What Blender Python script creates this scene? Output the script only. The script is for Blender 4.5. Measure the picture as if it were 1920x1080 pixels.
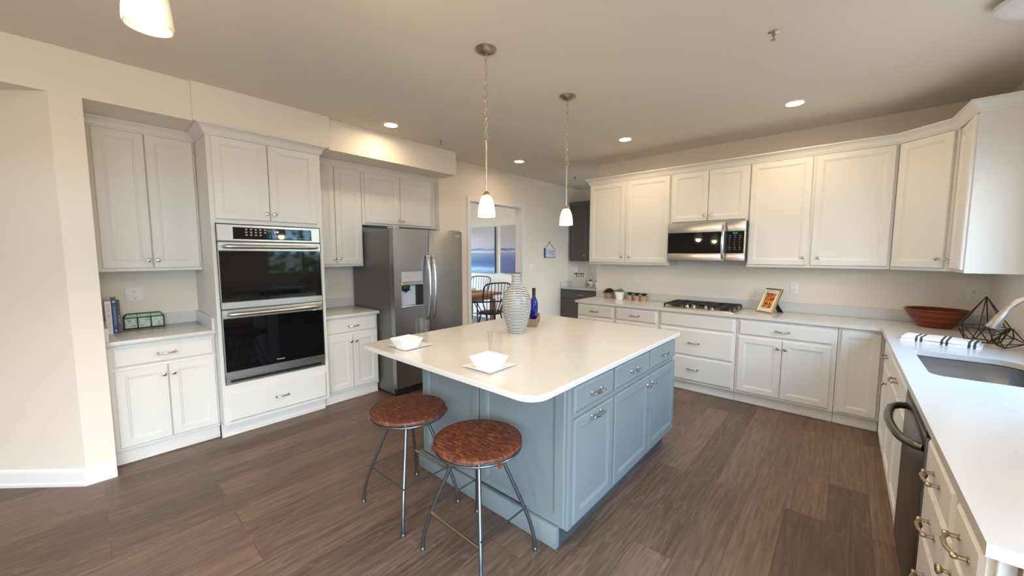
import bpy, bmesh, math, random
from math import sin, cos, pi, radians
from mathutils import Vector, Matrix

random.seed(7)
for o in list(bpy.data.objects):
    bpy.data.objects.remove(o, do_unlink=True)
SC = bpy.context.scene
COL = SC.collection

# ------------------------------------------------------------------ camera
cam = bpy.data.cameras.new('camera')
cam.sensor_width = 36.0
cam.lens = 708.44 / 1920 * 36.0
cam.clip_start = 0.02
cam_o = bpy.data.objects.new('camera', cam)
COL.objects.link(cam_o)
YAW, PITCH = 0.7229, 0.0874
fw = Vector((-sin(YAW), cos(YAW), 0)); rt = Vector((cos(YAW), sin(YAW), 0)); up = Vector((0, 0, 1))
f2 = fw * cos(PITCH) - up * sin(PITCH)
u2 = up * cos(PITCH) + fw * sin(PITCH)
m = Matrix(((rt.x, u2.x, -f2.x, 0), (rt.y, u2.y, -f2.y, 0), (rt.z, u2.z, -f2.z, 1.5164), (0, 0, 0, 1)))
cam_o.matrix_world = m
SC.camera = cam_o

# ------------------------------------------------------------------ view, world, large lights
SC.view_settings.view_transform = 'Standard'
SC.view_settings.look = 'None'
SC.view_settings.gamma = 1.0
SC.view_settings.use_curve_mapping = False
SC.view_settings.exposure = -0.2
SC.cycles.use_denoising = True
SC.cycles.max_bounces = 8
SC.cycles.diffuse_bounces = 5
SC.cycles.glossy_bounces = 4
SC.cycles.transmission_bounces = 8
SC.cycles.transparent_max_bounces = 12
SC.cycles.sample_clamp_indirect = 6.0
SC.cycles.caustics_reflective = False
SC.cycles.caustics_refractive = False

SKY_STRENGTH = 23.0
WARM = (1.0, 0.74, 0.46)
LAMP_W = 10.0        # each recessed downlight
CHAND_W = 15.0        # each chandelier bulb
PEND_W = 9.0         # each pendant bulb

world = bpy.data.worlds.new('world')
SC.world = world
world.use_nodes = True
wt = world.node_tree
wt.nodes.clear()
w_out = wt.nodes.new('ShaderNodeOutputWorld')
w_bg = wt.nodes.new('ShaderNodeBackground')
w_tc = wt.nodes.new('ShaderNodeTexCoord')
w_sep = wt.nodes.new('ShaderNodeSeparateXYZ')
w_ramp = wt.nodes.new('ShaderNodeValToRGB')
wt.links.new(w_tc.outputs['Generated'], w_sep.inputs[0])
wt.links.new(w_sep.outputs['Z'], w_ramp.inputs[0])
cr = w_ramp.color_ramp
cr.elements[0].position = 0.0; cr.elements[0].color = (0.13, 0.14, 0.145, 1)
e = cr.elements.new(0.01); e.color = (0.07, 0.09, 0.075, 1)
e = cr.elements.new(0.13); e.color = (0.09, 0.115, 0.1, 1)
cr.elements[-1].position = 0.2; cr.elements[1].color = (0.41, 0.72, 1.0, 1)
e = cr.elements.new(0.6); e.color = (0.3, 0.6, 1.0, 1)
wt.links.new(w_ramp.outputs[0], w_bg.inputs['Color'])
w_bg.inputs['Strength'].default_value = SKY_STRENGTH
wt.links.new(w_bg.outputs[0], w_out.inputs[0])


def portal(name, loc, rot, sx, sy):
    l = bpy.data.lights.new(name, 'AREA')
    l.shape = 'RECTANGLE'; l.size = sx; l.size_y = sy
    l.cycles.is_portal = True
    o = bpy.data.objects.new(name, l)
    o.location = loc; o.rotation_euler = rot
    COL.objects.link(o)


# windows: rear wall (y=-3.2, facing +y), right wall over the sink, pantry side, dining side
portal('daylight_rear_window', (0.2, -3.22, 1.2), (radians(90), 0, 0), 1.0, 2.2)
portal('daylight_sink_window', (0.93, 2.95, 1.73), (radians(90), 0, radians(90)), 1.3, 1.2)
portal('daylight_patio_door', (0.93, -0.75, 1.2), (radians(90), 0, radians(90)), 3.1, 2.2)
portal('daylight_pantry_window', (-0.91, 5.815, 1.35), (radians(90), 0, radians(90)), 1.33, 2.1)
portal('daylight_dining_window', (-8.02, 4.6, 1.4), (radians(90), 0, radians(-90)), 2.6, 2.0)

# ------------------------------------------------------------------ materials
def mat(name, color, rough=0.5, metal=0.0, spec=0.5, noise=None, bump=None, emit=None, trans=0.0, ior=1.45, coat=0.0, aniso=None):
    m = bpy.data.materials.new(name)
    m.use_nodes = True
    nt = m.node_tree
    b = nt.nodes['Principled BSDF']
    b.inputs['Base Color'].default_value = (*color, 1)
    b.inputs['Roughness'].default_value = rough
    b.inputs['Metallic'].default_value = metal
    b.inputs['Specular IOR Level'].default_value = spec
    b.inputs['Transmission Weight'].default_value = trans
    b.inputs['IOR'].default_value = ior
    b.inputs['Coat Weight'].default_value = coat
    tc = nt.nodes.new('ShaderNodeTexCoord')
    if noise:   # (scale, amount, stretch)
        sc, amt, st = noise
        mp = nt.nodes.new('ShaderNodeMapping'); mp.inputs['Scale'].default_value = st
        nz = nt.nodes.new('ShaderNodeTexNoise'); nz.inputs['Scale'].default_value = sc; nz.inputs['Detail'].default_value = 5
        mx = nt.nodes.new('ShaderNodeMix'); mx.data_type = 'RGBA'
        nt.links.new(tc.outputs['Object'], mp.inputs[0]); nt.links.new(mp.outputs[0], nz.inputs[0])
        nt.links.new(nz.outputs['Fac'], mx.inputs[0])
        mx.inputs[6].default_value = (*[c * (1 - amt) for c in color], 1)
        mx.inputs[7].default_value = (*[min(1, c * (1 + amt)) for c in color], 1)
        nt.links.new(mx.outputs[2], b.inputs['Base Color'])
    if bump:    # (scale, strength, stretch)
        sc, amt, st = bump
        mp = nt.nodes.new('ShaderNodeMapping'); mp.inputs['Scale'].default_value = st
        nz = nt.nodes.new('ShaderNodeTexNoise'); nz.inputs['Scale'].default_value = sc; nz.inputs['Detail'].default_value = 3
        bp = nt.nodes.new('ShaderNodeBump'); bp.inputs['Strength'].default_value = amt; bp.inputs['Distance'].default_value = 0.002
        nt.links.new(tc.outputs['Object'], mp.inputs[0]); nt.links.new(mp.outputs[0], nz.inputs[0])
        nt.links.new(nz.outputs['Fac'], bp.inputs['Height']); nt.links.new(bp.outputs[0], b.inputs['Normal'])
    if emit:
        b.inputs['Emission Color'].default_value = (*emit[0], 1)
        b.inputs['Emission Strength'].default_value = emit[1]
    return m


def N(m, typ, **kw):
    n = m.node_tree.nodes.new(typ)
    for k, v in kw.items():
        setattr(n, k, v)
    return n


def L(m, a, b):
    m.node_tree.links.new(a, b)


def bsdf(m):
    return m.node_tree.nodes['Principled BSDF']


WALL = mat('wall_paint', (0.79, 0.72, 0.64), 0.85, spec=0.2, bump=(180, 0.08, (1, 1, 1)))
CEIL = mat('ceiling_paint', (0.76, 0.70, 0.61), 0.9, spec=0.15, bump=(150, 0.08, (1, 1, 1)))
DINE = mat('dining_wall_paint', (0.8, 0.765, 0.7), 0.85, spec=0.2)
TRIM = mat('trim_white', (0.8, 0.8, 0.79), 0.4)
CABW = mat('cabinet_white', (0.72, 0.705, 0.67), 0.42, noise=(4, 0.015, (1, 1, 1)))
CABB = mat('cabinet_blue_grey', (0.2, 0.238, 0.25), 0.42, noise=(4, 0.03, (1, 1, 1)))
CABD = mat('cabinet_charcoal', (0.1, 0.096, 0.094), 0.45)
STEEL = mat('brushed_steel', (0.56, 0.55, 0.54), 0.3, 1.0, noise=(30, 0.06, (1, 1, 60)), bump=(40, 0.05, (1, 1, 60)))
STEELV = mat('brushed_steel_fridge', (0.35, 0.355, 0.375), 0.32, 1.0, noise=(12, 0.05, (1, 60, 1)), bump=(16, 0.08, (1, 60, 1)))
SINKST = mat('brushed_sink_steel', (0.34, 0.33, 0.32), 0.34, 1.0, noise=(10, 0.12, (1, 1, 30)))
FAUCET = mat('faucet_nickel', (0.42, 0.405, 0.38), 0.34, 1.0)
STEELD = mat('grey_steel_case', (0.19, 0.185, 0.18), 0.42, 0.7)
STEELK = mat('dark_steel', (0.125, 0.115, 0.105), 0.27, 1.0, noise=(12, 0.06, (1, 1, 50)))
NICKEL = mat('satin_nickel', (0.62, 0.57, 0.5), 0.25, 1.0)
BRONZE = mat('aged_nickel', (0.42, 0.345, 0.25), 0.33, 1.0)
CHROME = mat('chrome', (0.7, 0.7, 0.7), 0.12, 1.0)
BLKGLASS = mat('black_glass', (0.004, 0.004, 0.005), 0.04, spec=0.38)
BLK = mat('black_plastic', (0.012, 0.012, 0.013), 0.4)
IRON = mat('cast_iron', (0.014, 0.014, 0.015), 0.5, bump=(120, 0.3, (1, 1, 1)))
TUBE = mat('gunmetal_tube', (0.15, 0.165, 0.18), 0.32, 0.9)
PLASTIC = mat('white_plastic', (0.8, 0.79, 0.77), 0.35)
GREYP = mat('grey_plastic', (0.45, 0.46, 0.49), 0.4)
CERAM = mat('white_porcelain', (0.83, 0.83, 0.82), 0.12)
SLOT = mat('slot_dark', (0.05, 0.05, 0.05), 0.6)
LETTER = mat('pale_lettering', (0.7, 0.7, 0.7), 0.5)
DISPLAY = mat('lit_display', (0.1, 0.1, 0.1), 0.4, emit=((0.75, 0.85, 1.0), 2.2))
GREENDISP = mat('lit_green_display', (0.0, 0.05, 0.02), 0.4, emit=((0.05, 0.6, 0.2), 0.5))
def thin_glass(name, tint):
    m = mat(name, tint, 0.02)
    out = [n for n in m.node_tree.nodes if n.type == 'OUTPUT_MATERIAL'][0]
    tr_ = N(m, 'ShaderNodeBsdfTransparent'); tr_.inputs[0].default_value = (*tint, 1)
    gl = N(m, 'ShaderNodeBsdfGlossy'); gl.inputs['Roughness'].default_value = 0.03
    lw = N(m, 'ShaderNodeLayerWeight'); lw.inputs['Blend'].default_value = 0.5
    pw_ = N(m, 'ShaderNodeMath', operation='POWER'); L(m, lw.outputs['Facing'], pw_.inputs[0]); pw_.inputs[1].default_value = 3.0
    fz = N(m, 'ShaderNodeMapRange'); fz.inputs['To Min'].default_value = 0.03; fz.inputs['To Max'].default_value = 0.5; L(m, pw_.outputs[0], fz.inputs['Value'])
    mx = N(m, 'ShaderNodeMixShader'); L(m, fz.outputs[0], mx.inputs[0]); L(m, tr_.outputs[0], mx.inputs[1]); L(m, gl.outputs[0], mx.inputs[2])
    L(m, mx.outputs[0], out.inputs[0])
    return m


GLASSW = thin_glass('clear_glass', (0.975, 0.985, 0.985))
COBALT = mat('cobalt_glass', (0.006, 0.014, 0.26), 0.06, trans=0.2, ior=1.45, coat=0.5)
FOIL = mat('black_foil', (0.02, 0.018, 0.02), 0.35)
CREAMLAB = mat('cream_label', (0.55, 0.57, 0.68), 0.6)
OAKTBL = mat('warm_table_wood', (0.36, 0.18, 0.075), 0.4, noise=(6, 0.35, (1, 12, 12)))
BLKWOOD = mat('black_painted_wood', (0.012, 0.011, 0.012), 0.4)
GOLD = mat('gold_frame', (0.5, 0.38, 0.14), 0.32, 0.8)
MATB = mat('cream_mount', (0.75, 0.72, 0.66), 0.7)
DARKWIRE = mat('dark_bronze_wire', (0.035, 0.02, 0.013), 0.45, 0.6)
TERRA = mat('jute_clay_pot', (0.42, 0.3, 0.21), 0.8, noise=(40, 0.25, (1, 1, 3)))
BASKET = mat('woven_basket', (0.25, 0.17, 0.11), 0.8, noise=(90, 0.6, (1, 1, 2)), bump=(90, 0.8, (1, 1, 2)))
LEAFD = mat('dark_green_leaf', (0.022, 0.06, 0.022), 0.5, noise=(30, 0.4, (1, 1, 1)))
LEAFM = mat('olive_leaf', (0.07, 0.09, 0.022), 0.5, noise=(30, 0.5, (1, 1, 1)))
LEAFG = mat('sage_leaf', (0.27, 0.34, 0.2), 0.6, noise=(40, 0.3, (1, 1, 1)))
LEAFB = mat('bronze_leaf', (0.07, 0.04, 0.018), 0.5, noise=(30, 0.4, (1, 1, 1)))
PAPER = mat('book_pages', (0.7, 0.66, 0.58), 0.8)
BOOKW = mat('white_book_cover', (0.82, 0.8, 0.8), 0.5)
BOOKB = mat('blue_book_cover', (0.03, 0.07, 0.2), 0.45)
BOOKP = mat('patterned_book_cover', (0.1, 0.07, 0.1), 0.5, noise=(30, 0.9, (1, 1, 1)))
NAVYINK = mat('navy_ink', (0.06, 0.09, 0.17), 0.6)
PALEINK = mat('pale_blue_ink', (0.5, 0.6, 0.72), 0.6)
BLKINK = mat('black_ink', (0.02, 0.02, 0.025), 0.6)
STEMBR = mat('pumpkin_stem', (0.06, 0.035, 0.02), 0.7)
SOFTBULB = mat('soft_glowing_bulb', (1, 1, 1), 0.5, emit=((1.0, 0.9, 0.7), 4.0))
BULB = mat('glowing_lens', (1, 1, 1), 0.5, emit=((1.0, 0.93, 0.8), 14.0))
WICKER = mat('wicker_mat', (0.42, 0.28, 0.15), 0.8, noise=(80, 0.4, (1, 1, 1)))
LINEN = mat('napkin_linen', (0.6, 0.52, 0.42), 0.8)
PINKWOOD = mat('raw_wood_edge', (0.35, 0.22, 0.15), 0.7)


def shade_glass():
    m = mat('frosted_shade', (0.9, 0.87, 0.8), 0.5)
    tc = N(m, 'ShaderNodeTexCoord'); sp = N(m, 'ShaderNodeSeparateXYZ')
    mr = N(m, 'ShaderNodeMapRange')
    mr.inputs['From Min'].default_value = 0.0; mr.inputs['From Max'].default_value = 0.136
    mr.inputs['To Min'].default_value = 1.5; mr.inputs['To Max'].default_value = 0.4
    L(m, tc.outputs['Object'], sp.inputs[0]); L(m, sp.outputs['Z'], mr.inputs['Value'])
    bsdf(m).inputs['Emission Color'].default_value = (1.0, 0.86, 0.6, 1)
    L(m, mr.outputs[0], bsdf(m).inputs['Emission Strength'])
    return m


SHADE = shade_glass()
DOME = mat('unlit_frosted_dome', (0.78, 0.79, 0.8), 0.35)


def floor_material():
    m = mat('plank_floor', (0.15, 0.1, 0.07), 0.42)
    tc = N(m, 'ShaderNodeTexCoord')
    mp = N(m, 'ShaderNodeMapping'); mp.inputs['Rotation'].default_value = (0, 0, radians(90))
    L(m, tc.outputs['Object'], mp.inputs[0])
    br = N(m, 'ShaderNodeTexBrick')
    br.offset = 0.37; br.offset_frequency = 2
    br.inputs['Color1'].default_value = (0, 0, 0, 1); br.inputs['Color2'].default_value = (1, 1, 1, 1)
    br.inputs['Mortar'].default_value = (0.5, 0.5, 0.5, 1)
    br.inputs['Scale'].default_value = 1.0; br.inputs['Mortar Size'].default_value = 0.0022
    br.inputs['Mortar Smooth'].default_value = 0.3
    br.inputs['Brick Width'].default_value = 1.35; br.inputs['Row Height'].default_value = 0.19
    L(m, mp.outputs[0], br.inputs['Vector'])
    # seed each plank by its colour
    add = N(m, 'ShaderNodeVectorMath', operation='MULTIPLY_ADD')
    L(m, br.outputs['Color'], add.inputs[0]); add.inputs[1].default_value = (13, 7, 5); L(m, mp.outputs[0], add.inputs[2])
    m2 = N(m, 'ShaderNodeMapping'); m2.inputs['Scale'].default_value = (1.2, 20, 1)
    L(m, add.outputs[0], m2.inputs[0])
    nz = N(m, 'ShaderNodeTexNoise'); nz.inputs['Scale'].default_value = 3.2; nz.inputs['Detail'].default_value = 8; nz.inputs['Roughness'].default_value = 0.65
    L(m, m2.outputs[0], nz.inputs[0])
    m3 = N(m, 'ShaderNodeMapping'); m3.inputs['Scale'].default_value = (0.9, 5.5, 1)
    L(m, add.outputs[0], m3.inputs[0])
    wv = N(m, 'ShaderNodeTexNoise'); wv.inputs['Scale'].default_value = 1.5; wv.inputs['Detail'].default_value = 1.5; wv.inputs['Distortion'].default_value = 0.4
    L(m, m3.outputs[0], wv.inputs[0])
    fr = N(m, 'ShaderNodeMath', operation='MULTIPLY'); fr.inputs[1].default_value = 44
    L(m, wv.outputs['Fac'], fr.inputs[0])
    sn = N(m, 'ShaderNodeMath', operation='SINE'); L(m, fr.outputs[0], sn.inputs[0])
    pw = N(m, 'ShaderNodeMapRange'); pw.inputs['From Min'].default_value = 0.8; pw.inputs['From Max'].default_value = 1.0
    pw.inputs['To Min'].default_value = 0; pw.inputs['To Max'].default_value = 1
    L(m, sn.outputs[0], pw.inputs['Value'])
    ramp = N(m, 'ShaderNodeValToRGB')
    el = ramp.color_ramp.elements
    el[0].position = 0.25; el[0].color = (0.072, 0.046, 0.034, 1)
    el[1].position = 0.78; el[1].color = (0.24, 0.153, 0.107, 1)
    L(m, nz.outputs['Fac'], ramp.inputs[0])
    tint = N(m, 'ShaderNodeMix', data_type='RGBA', blend_type='MULTIPLY'); tint.inputs[0].default_value = 1.0
    tr = N(m, 'ShaderNodeMapRange'); tr.inputs['To Min'].default_value = 0.68; tr.inputs['To Max'].default_value = 1.2
    L(m, br.outputs['Color'], tr.inputs['Value'])
    L(m, ramp.outputs[0], tint.inputs[6]); L(m, tr.outputs[0], tint.inputs[7])
    lines = N(m, 'ShaderNodeMix', data_type='RGBA')
    lm = N(m, 'ShaderNodeMath', operation='MULTIPLY'); lm.inputs[1].default_value = 0.13
    L(m, pw.outputs[0], lm.inputs[0]); L(m, lm.outputs[0], lines.inputs[0])
    L(m, tint.outputs[2], lines.inputs[6]); lines.inputs[7].default_value = (0.36, 0.27, 0.2, 1)
    seam = N(m, 'ShaderNodeMix', data_type='RGBA')
    sm = N(m, 'ShaderNodeMath', operation='MULTIPLY'); sm.inputs[1].default_value = 0.55
    L(m, br.outputs['Fac'], sm.inputs[0]); L(m, sm.outputs[0], seam.inputs[0])
    L(m, lines.outputs[2], seam.inputs[6]); seam.inputs[7].default_value = (0.055, 0.032, 0.022, 1)
    L(m, seam.outputs[2], bsdf(m).inputs['Base Color'])
    bp = N(m, 'ShaderNodeBump'); bp.inputs['Strength'].default_value = 0.25; bp.inputs['Distance'].default_value = 0.002
    L(m, nz.outputs['Fac'], bp.inputs['Height']); L(m, bp.outputs[0], bsdf(m).inputs['Normal'])
    rr = N(m, 'ShaderNodeMapRange'); rr.inputs['To Min'].default_value = 0.34; rr.inputs['To Max'].default_value = 0.5
    L(m, nz.outputs['Fac'], rr.inputs['Value']); L(m, rr.outputs[0], bsdf(m).inputs['Roughness'])
    return m


FLOOR = floor_material()


def quartz_material():
    m = mat('white_quartz', (0.78, 0.765, 0.745), 0.16)
    tc = N(m, 'ShaderNodeTexCoord')
    nz = N(m, 'ShaderNodeTexNoise'); nz.inputs['Scale'].default_value = 2.4; nz.inputs['Detail'].default_value = 7; nz.inputs['Distortion'].default_value = 1.6
    L(m, tc.outputs['Object'], nz.inputs[0])
    ab = N(m, 'ShaderNodeMath', operation='SUBTRACT'); ab.inputs[1].default_value = 0.5; L(m, nz.outputs['Fac'], ab.inputs[0])
    a2 = N(m, 'ShaderNodeMath', operation='ABSOLUTE'); L(m, ab.outputs[0], a2.inputs[0])
    mr = N(m, 'ShaderNodeMapRange'); mr.inputs['From Min'].default_value = 0.0; mr.inputs['From Max'].default_value = 0.008
    mr.inputs['To Min'].default_value = 1; mr.inputs['To Max'].default_value = 0
    L(m, a2.outputs[0], mr.inputs['Value'])
    n2 = N(m, 'ShaderNodeTexNoise'); n2.inputs['Scale'].default_value = 4; L(m, tc.outputs['Object'], n2.inputs[0])
    mk = N(m, 'ShaderNodeMapRange'); mk.inputs['From Min'].default_value = 0.55; mk.inputs['From Max'].default_value = 0.72; mk.inputs['To Max'].default_value = 0.4
    L(m, n2.outputs['Fac'], mk.inputs['Value'])
    mu = N(m, 'ShaderNodeMath', operation='MULTIPLY'); L(m, mr.outputs[0], mu.inputs[0]); L(m, mk.outputs[0], mu.inputs[1])
    mx = N(m, 'ShaderNodeMix', data_type='RGBA'); L(m, mu.outputs[0], mx.inputs[0])
    mx.inputs[6].default_value = (0.63, 0.618, 0.6, 1); mx.inputs[7].default_value = (0.48, 0.47, 0.47, 1)
    L(m, mx.outputs[2], bsdf(m).inputs['Base Color'])
    return m


QUARTZ = quartz_material()


def leather_material():
    m = mat('brown_hide', (0.2, 0.06, 0.025), 0.5)
    tc = N(m, 'ShaderNodeTexCoord')
    mp = N(m, 'ShaderNodeMapping'); mp.inputs['Scale'].default_value = (1, 3.2, 1); mp.inputs['Rotation'].default_value = (0, 0, 0.7)
    L(m, tc.outputs['Object'], mp.inputs[0])
    nz = N(m, 'ShaderNodeTexNoise'); nz.inputs['Scale'].default_value = 20; nz.inputs['Detail'].default_value = 10; nz.inputs['Roughness'].default_value = 0.8
    L(m, mp.outputs[0], nz.inputs[0])
    rp = N(m, 'ShaderNodeValToRGB')
    el = rp.color_ramp.elements
    el[0].position = 0.4; el[0].color = (0.045, 0.012, 0.008, 1)
    el[1].position = 0.64; el[1].color = (0.29, 0.1, 0.036, 1)
    e = el.new(0.52); e.color = (0.125, 0.036, 0.016, 1)
    L(m, nz.outputs['Fac'], rp.inputs[0]); L(m, rp.outputs[0], bsdf(m).inputs['Base Color'])
    bp = N(m, 'ShaderNodeBump'); bp.inputs['Strength'].default_value = 0.35; bp.inputs['Distance'].default_value = 0.002
    L(m, nz.outputs['Fac'], bp.inputs['Height']); L(m, bp.outputs[0], bsdf(m).inputs['Normal'])
    return m


LEATHER = leather_material()


def bands(name, axis, period, duty, c_on, c_off, distort=0.0, dscale=6.0, rough=0.3, offset=0.0):
    """stripes across one object axis: c_on for the first `duty` of each period"""
    m = mat(name, c_off, rough)
    tc = N(m, 'ShaderNodeTexCoord'); sp = N(m, 'ShaderNodeSeparateXYZ'); L(m, tc.outputs['Object'], sp.inputs[0])
    v = sp.outputs[axis]
    if distort:
        nz = N(m, 'ShaderNodeTexNoise'); nz.inputs['Scale'].default_value = dscale; L(m, tc.outputs['Object'], nz.inputs[0])
        ma = N(m, 'ShaderNodeMath', operation='MULTIPLY_ADD'); L(m, nz.outputs['Fac'], ma.inputs[0]); ma.inputs[1].default_value = distort
        L(m, v, ma.inputs[2]); v = ma.outputs[0]
    dv = N(m, 'ShaderNodeMath', operation='MULTIPLY_ADD'); L(m, v, dv.inputs[0]); dv.inputs[1].default_value = 1 / period; dv.inputs[2].default_value = offset
    fr = N(m, 'ShaderNodeMath', operation='FRACT'); L(m, dv.outputs[0], fr.inputs[0])
    lt = N(m, 'ShaderNodeMath', operation='LESS_THAN'); L(m, fr.outputs[0], lt.inputs[0]); lt.inputs[1].default_value = duty
    mx = N(m, 'ShaderNodeMix', data_type='RGBA'); L(m, lt.outputs[0], mx.inputs[0])
    mx.inputs[6].default_value = (*c_off, 1); mx.inputs[7].default_value = (*c_on, 1)
    L(m, mx.outputs[2], bsdf(m).inputs['Base Color'])
    return m


VASE = bands('striped_vase_glaze', 2, 0.0122, 0.52, (0.016, 0.022, 0.038), (0.66, 0.68, 0.67), 0.007, 9, 0.2)
BOWLWOOD = bands('banded_bowl_wood', 2, 0.045, 0.45, (0.13, 0.024, 0.008), (0.19, 0.042, 0.012), 0.02, 5, 0.22)


def art_material(name, stops, dscale, amt, warp=1.0):
    """painted picture: colours by height (object z, 0..1 over the picture) broken up by noise"""
    m = mat(name, (0.5, 0.5, 0.5), 0.7)
    tc = N(m, 'ShaderNodeTexCoord'); sp = N(m, 'ShaderNodeSeparateXYZ'); L(m, tc.outputs['Generated'], sp.inputs[0])
    mp = N(m, 'ShaderNodeMapping'); mp.inputs['Scale'].default_value = (warp, warp, 14)
    L(m, tc.outputs['Generated'], mp.inputs[0])
    nz = N(m, 'ShaderNodeTexNoise'); nz.inputs['Scale'].default_value = dscale; nz.inputs['Detail'].default_value = 6
    L(m, mp.outputs[0], nz.inputs[0])
    sb = N(m, 'ShaderNodeMath', operation='SUBTRACT'); L(m, nz.outputs['Fac'], sb.inputs[0]); sb.inputs[1].default_value = 0.5
    ma = N(m, 'ShaderNodeMath', operation='MULTIPLY_ADD'); L(m, sb.outputs[0], ma.inputs[0]); ma.inputs[1].default_value = amt; L(m, sp.outputs['Z'], ma.inputs[2])
    rp = N(m, 'ShaderNodeValToRGB'); el = rp.color_ramp.elements
    el[0].position = stops[0][0]; el[0].color = (*stops[0][1], 1)
    el[1].position = stops[-1][0]; el[1].color = (*stops[-1][1], 1)
    for p, c in stops[1:-1]:
        e = el.new(p); e.color = (*c, 1)
    L(m, ma.outputs[0], rp.inputs[0]); L(m, rp.outputs[0], bsdf(m).inputs['Base Color'])
    return m


SEA = art_material('seascape_paint', [(0.0, (0.14, 0.3, 0.48)), (0.09, (0.36, 0.5, 0.66)), (0.15, (0.07, 0.2, 0.42)), (0.24, (0.06, 0.13, 0.3)), (0.33, (0.12, 0.2, 0.38)), (0.42, (0.22, 0.3, 0.45)), (0.47, (0.6, 0.62, 0.68)), (0.505, (0.07, 0.11, 0.24)), (0.54, (0.5, 0.5, 0.6)), (0.75, (0.58, 0.56, 0.62)), (1.0, (0.5, 0.5, 0.52))], 3, 0.13)
SEA2 = art_material('seascape_paint_violet', [(0.0, (0.1, 0.11, 0.27)), (0.3, (0.13, 0.15, 0.33)), (0.42, (0.22, 0.27, 0.46)), (0.47, (0.5, 0.52, 0.62)), (0.5, (0.07, 0.1, 0.24)), (0.54, (0.5, 0.5, 0.58)), (0.8, (0.5, 0.48, 0.5)), (1.0, (0.5, 0.49, 0.5))], 3, 0.13)


def blotch_material(name, cols, scale):
    m = mat(name, (0.5, 0.5, 0.5), 0.6)
    tc = N(m, 'ShaderNodeTexCoord')
    nz = N(m, 'ShaderNodeTexNoise'); nz.inputs['Scale'].default_value = scale; nz.inputs['Detail'].default_value = 8; nz.inputs['Roughness'].default_value = 0.7
    L(m, tc.outputs['Generated'], nz.inputs[0])
    rp = N(m, 'ShaderNodeValToRGB'); el = rp.color_ramp.elements
    el[0].position = 0.38; el[0].color = (*cols[0], 1); el[1].position = 0.63; el[1].color = (*cols[-1], 1)
    for i, c in enumerate(cols[1:-1]):
        e = el.new(0.38 + 0.25 * (i + 1) / (len(cols) - 1)); e.color = (*c, 1)
    L(m, nz.outputs['Fac'], rp.inputs[0]); L(m, rp.outputs[0], bsdf(m).inputs['Base Color'])
    return m


AUTUMN = blotch_material('autumn_print', [(0.02, 0.015, 0.012), (0.12, 0.02, 0.012), (0.5, 0.06, 0.02), (0.75, 0.3, 0.04), (0.75, 0.5, 0.06), (0.3, 0.32, 0.1)], 6)
PHOTOS = blotch_material('pale_photo_panel', [(0.08, 0.2, 0.07), (0.3, 0.45, 0.25), (0.5, 0.56, 0.56), (0.6, 0.63, 0.65), (0.35, 0.25, 0.18)], 6)

# ------------------------------------------------------------------ mesh helpers
def new():
    return bmesh.new()


def finish(bm, name, sharp=35):
    bmesh.ops.remove_doubles(bm, verts=bm.verts, dist=1e-6)
    lim = radians(sharp)
    bm.normal_update()
    for f in bm.faces:
        f.smooth = True
    for e in bm.edges:
        e.smooth = len(e.link_faces) == 2 and e.calc_face_angle(0) < lim
    me = bpy.data.meshes.new(name)
    bm.to_mesh(me); bm.free()
    return me


def obj(name, bm, material, parent=None, label=None, recalc=True, sharp=35):
    if recalc:
        bmesh.ops.recalc_face_normals(bm, faces=bm.faces)
    me = finish(bm, name, sharp)
    me.materials.append(material)
    o = bpy.data.objects.new(name, me)
    COL.objects.link(o)
    if parent:
        o.parent = parent
    if label:
        o['label'] = label
    return o


def tag(o, label, cat, group=None):
    o['label'] = label; o['category'] = cat
    if group:
        o['group'] = group
    return o


def thing(name, label, cat, loc=(0, 0, 0), rz=0.0, group=None):
    o = bpy.data.objects.new(name, None)
    o.empty_display_size = 0.1
    o.location = loc; o.rotation_euler = (0, 0, rz)
    COL.objects.link(o)
    return tag(o, label, cat, group)


def struct(name, bm, material, parent=None):
    o = obj(name, bm, material, parent)
    if not parent:
        o['kind'] = 'structure'
    return o


def dup(src, loc, rz, label, group=None):
    r = src.copy(); COL.objects.link(r)
    r.location = loc; r.rotation_euler = (0, 0, rz); r['label'] = label
    if group:
        r['group'] = group
    def rec(a, b):
        for ch in list(a.children):
            c = ch.copy(); COL.objects.link(c); c.parent = b
            rec(ch, c)
    rec(src, r)
    return r


def box(bm, x0, y0, z0, x1, y1, z1, bev=0.0, seg=2):
    vs = [bm.verts.new((x, y, z)) for x in (x0, x1) for y in (y0, y1) for z in (z0, z1)]
    q = [(0, 1, 3, 2), (4, 6, 7, 5), (0, 4, 5, 1), (2, 3, 7, 6), (0, 2, 6, 4), (1, 5, 7, 3)]
    fs = [bm.faces.new([vs[i] for i in f]) for f in q]
    bmesh.ops.recalc_face_normals(bm, faces=fs)
    if bev > 0:
        es = set()
        for f in fs:
            es.update(f.edges)
        bmesh.ops.bevel(bm, geom=list(es), offset=bev, segments=seg, affect='EDGES', profile=0.5, clamp_overlap=True)
    return bm


def lathe(bm, prof, seg=32, c=(0, 0, 0), axis='z', cap0=True, cap1=True):
    rings = []
    for r, z in prof:
        ring = []
        for k in range(seg):
            a = 2 * pi * k / seg
            x, y = r * cos(a), r * sin(a)
            p = {'z': (x, y, z), 'y': (x, z, -y), 'x': (z, x, y)}[axis]
            ring.append(bm.verts.new((p[0] + c[0], p[1] + c[1], p[2] + c[2])))
        rings.append(ring)
    for a, b in zip(rings, rings[1:]):
        for k in range(seg):
            bm.faces.new((a[k], a[(k + 1) % seg], b[(k + 1) % seg], b[k]))
    if cap0:
        bm.faces.new(list(reversed(rings[0])))
    if cap1:
        bm.faces.new(rings[-1])
    return bm


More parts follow.
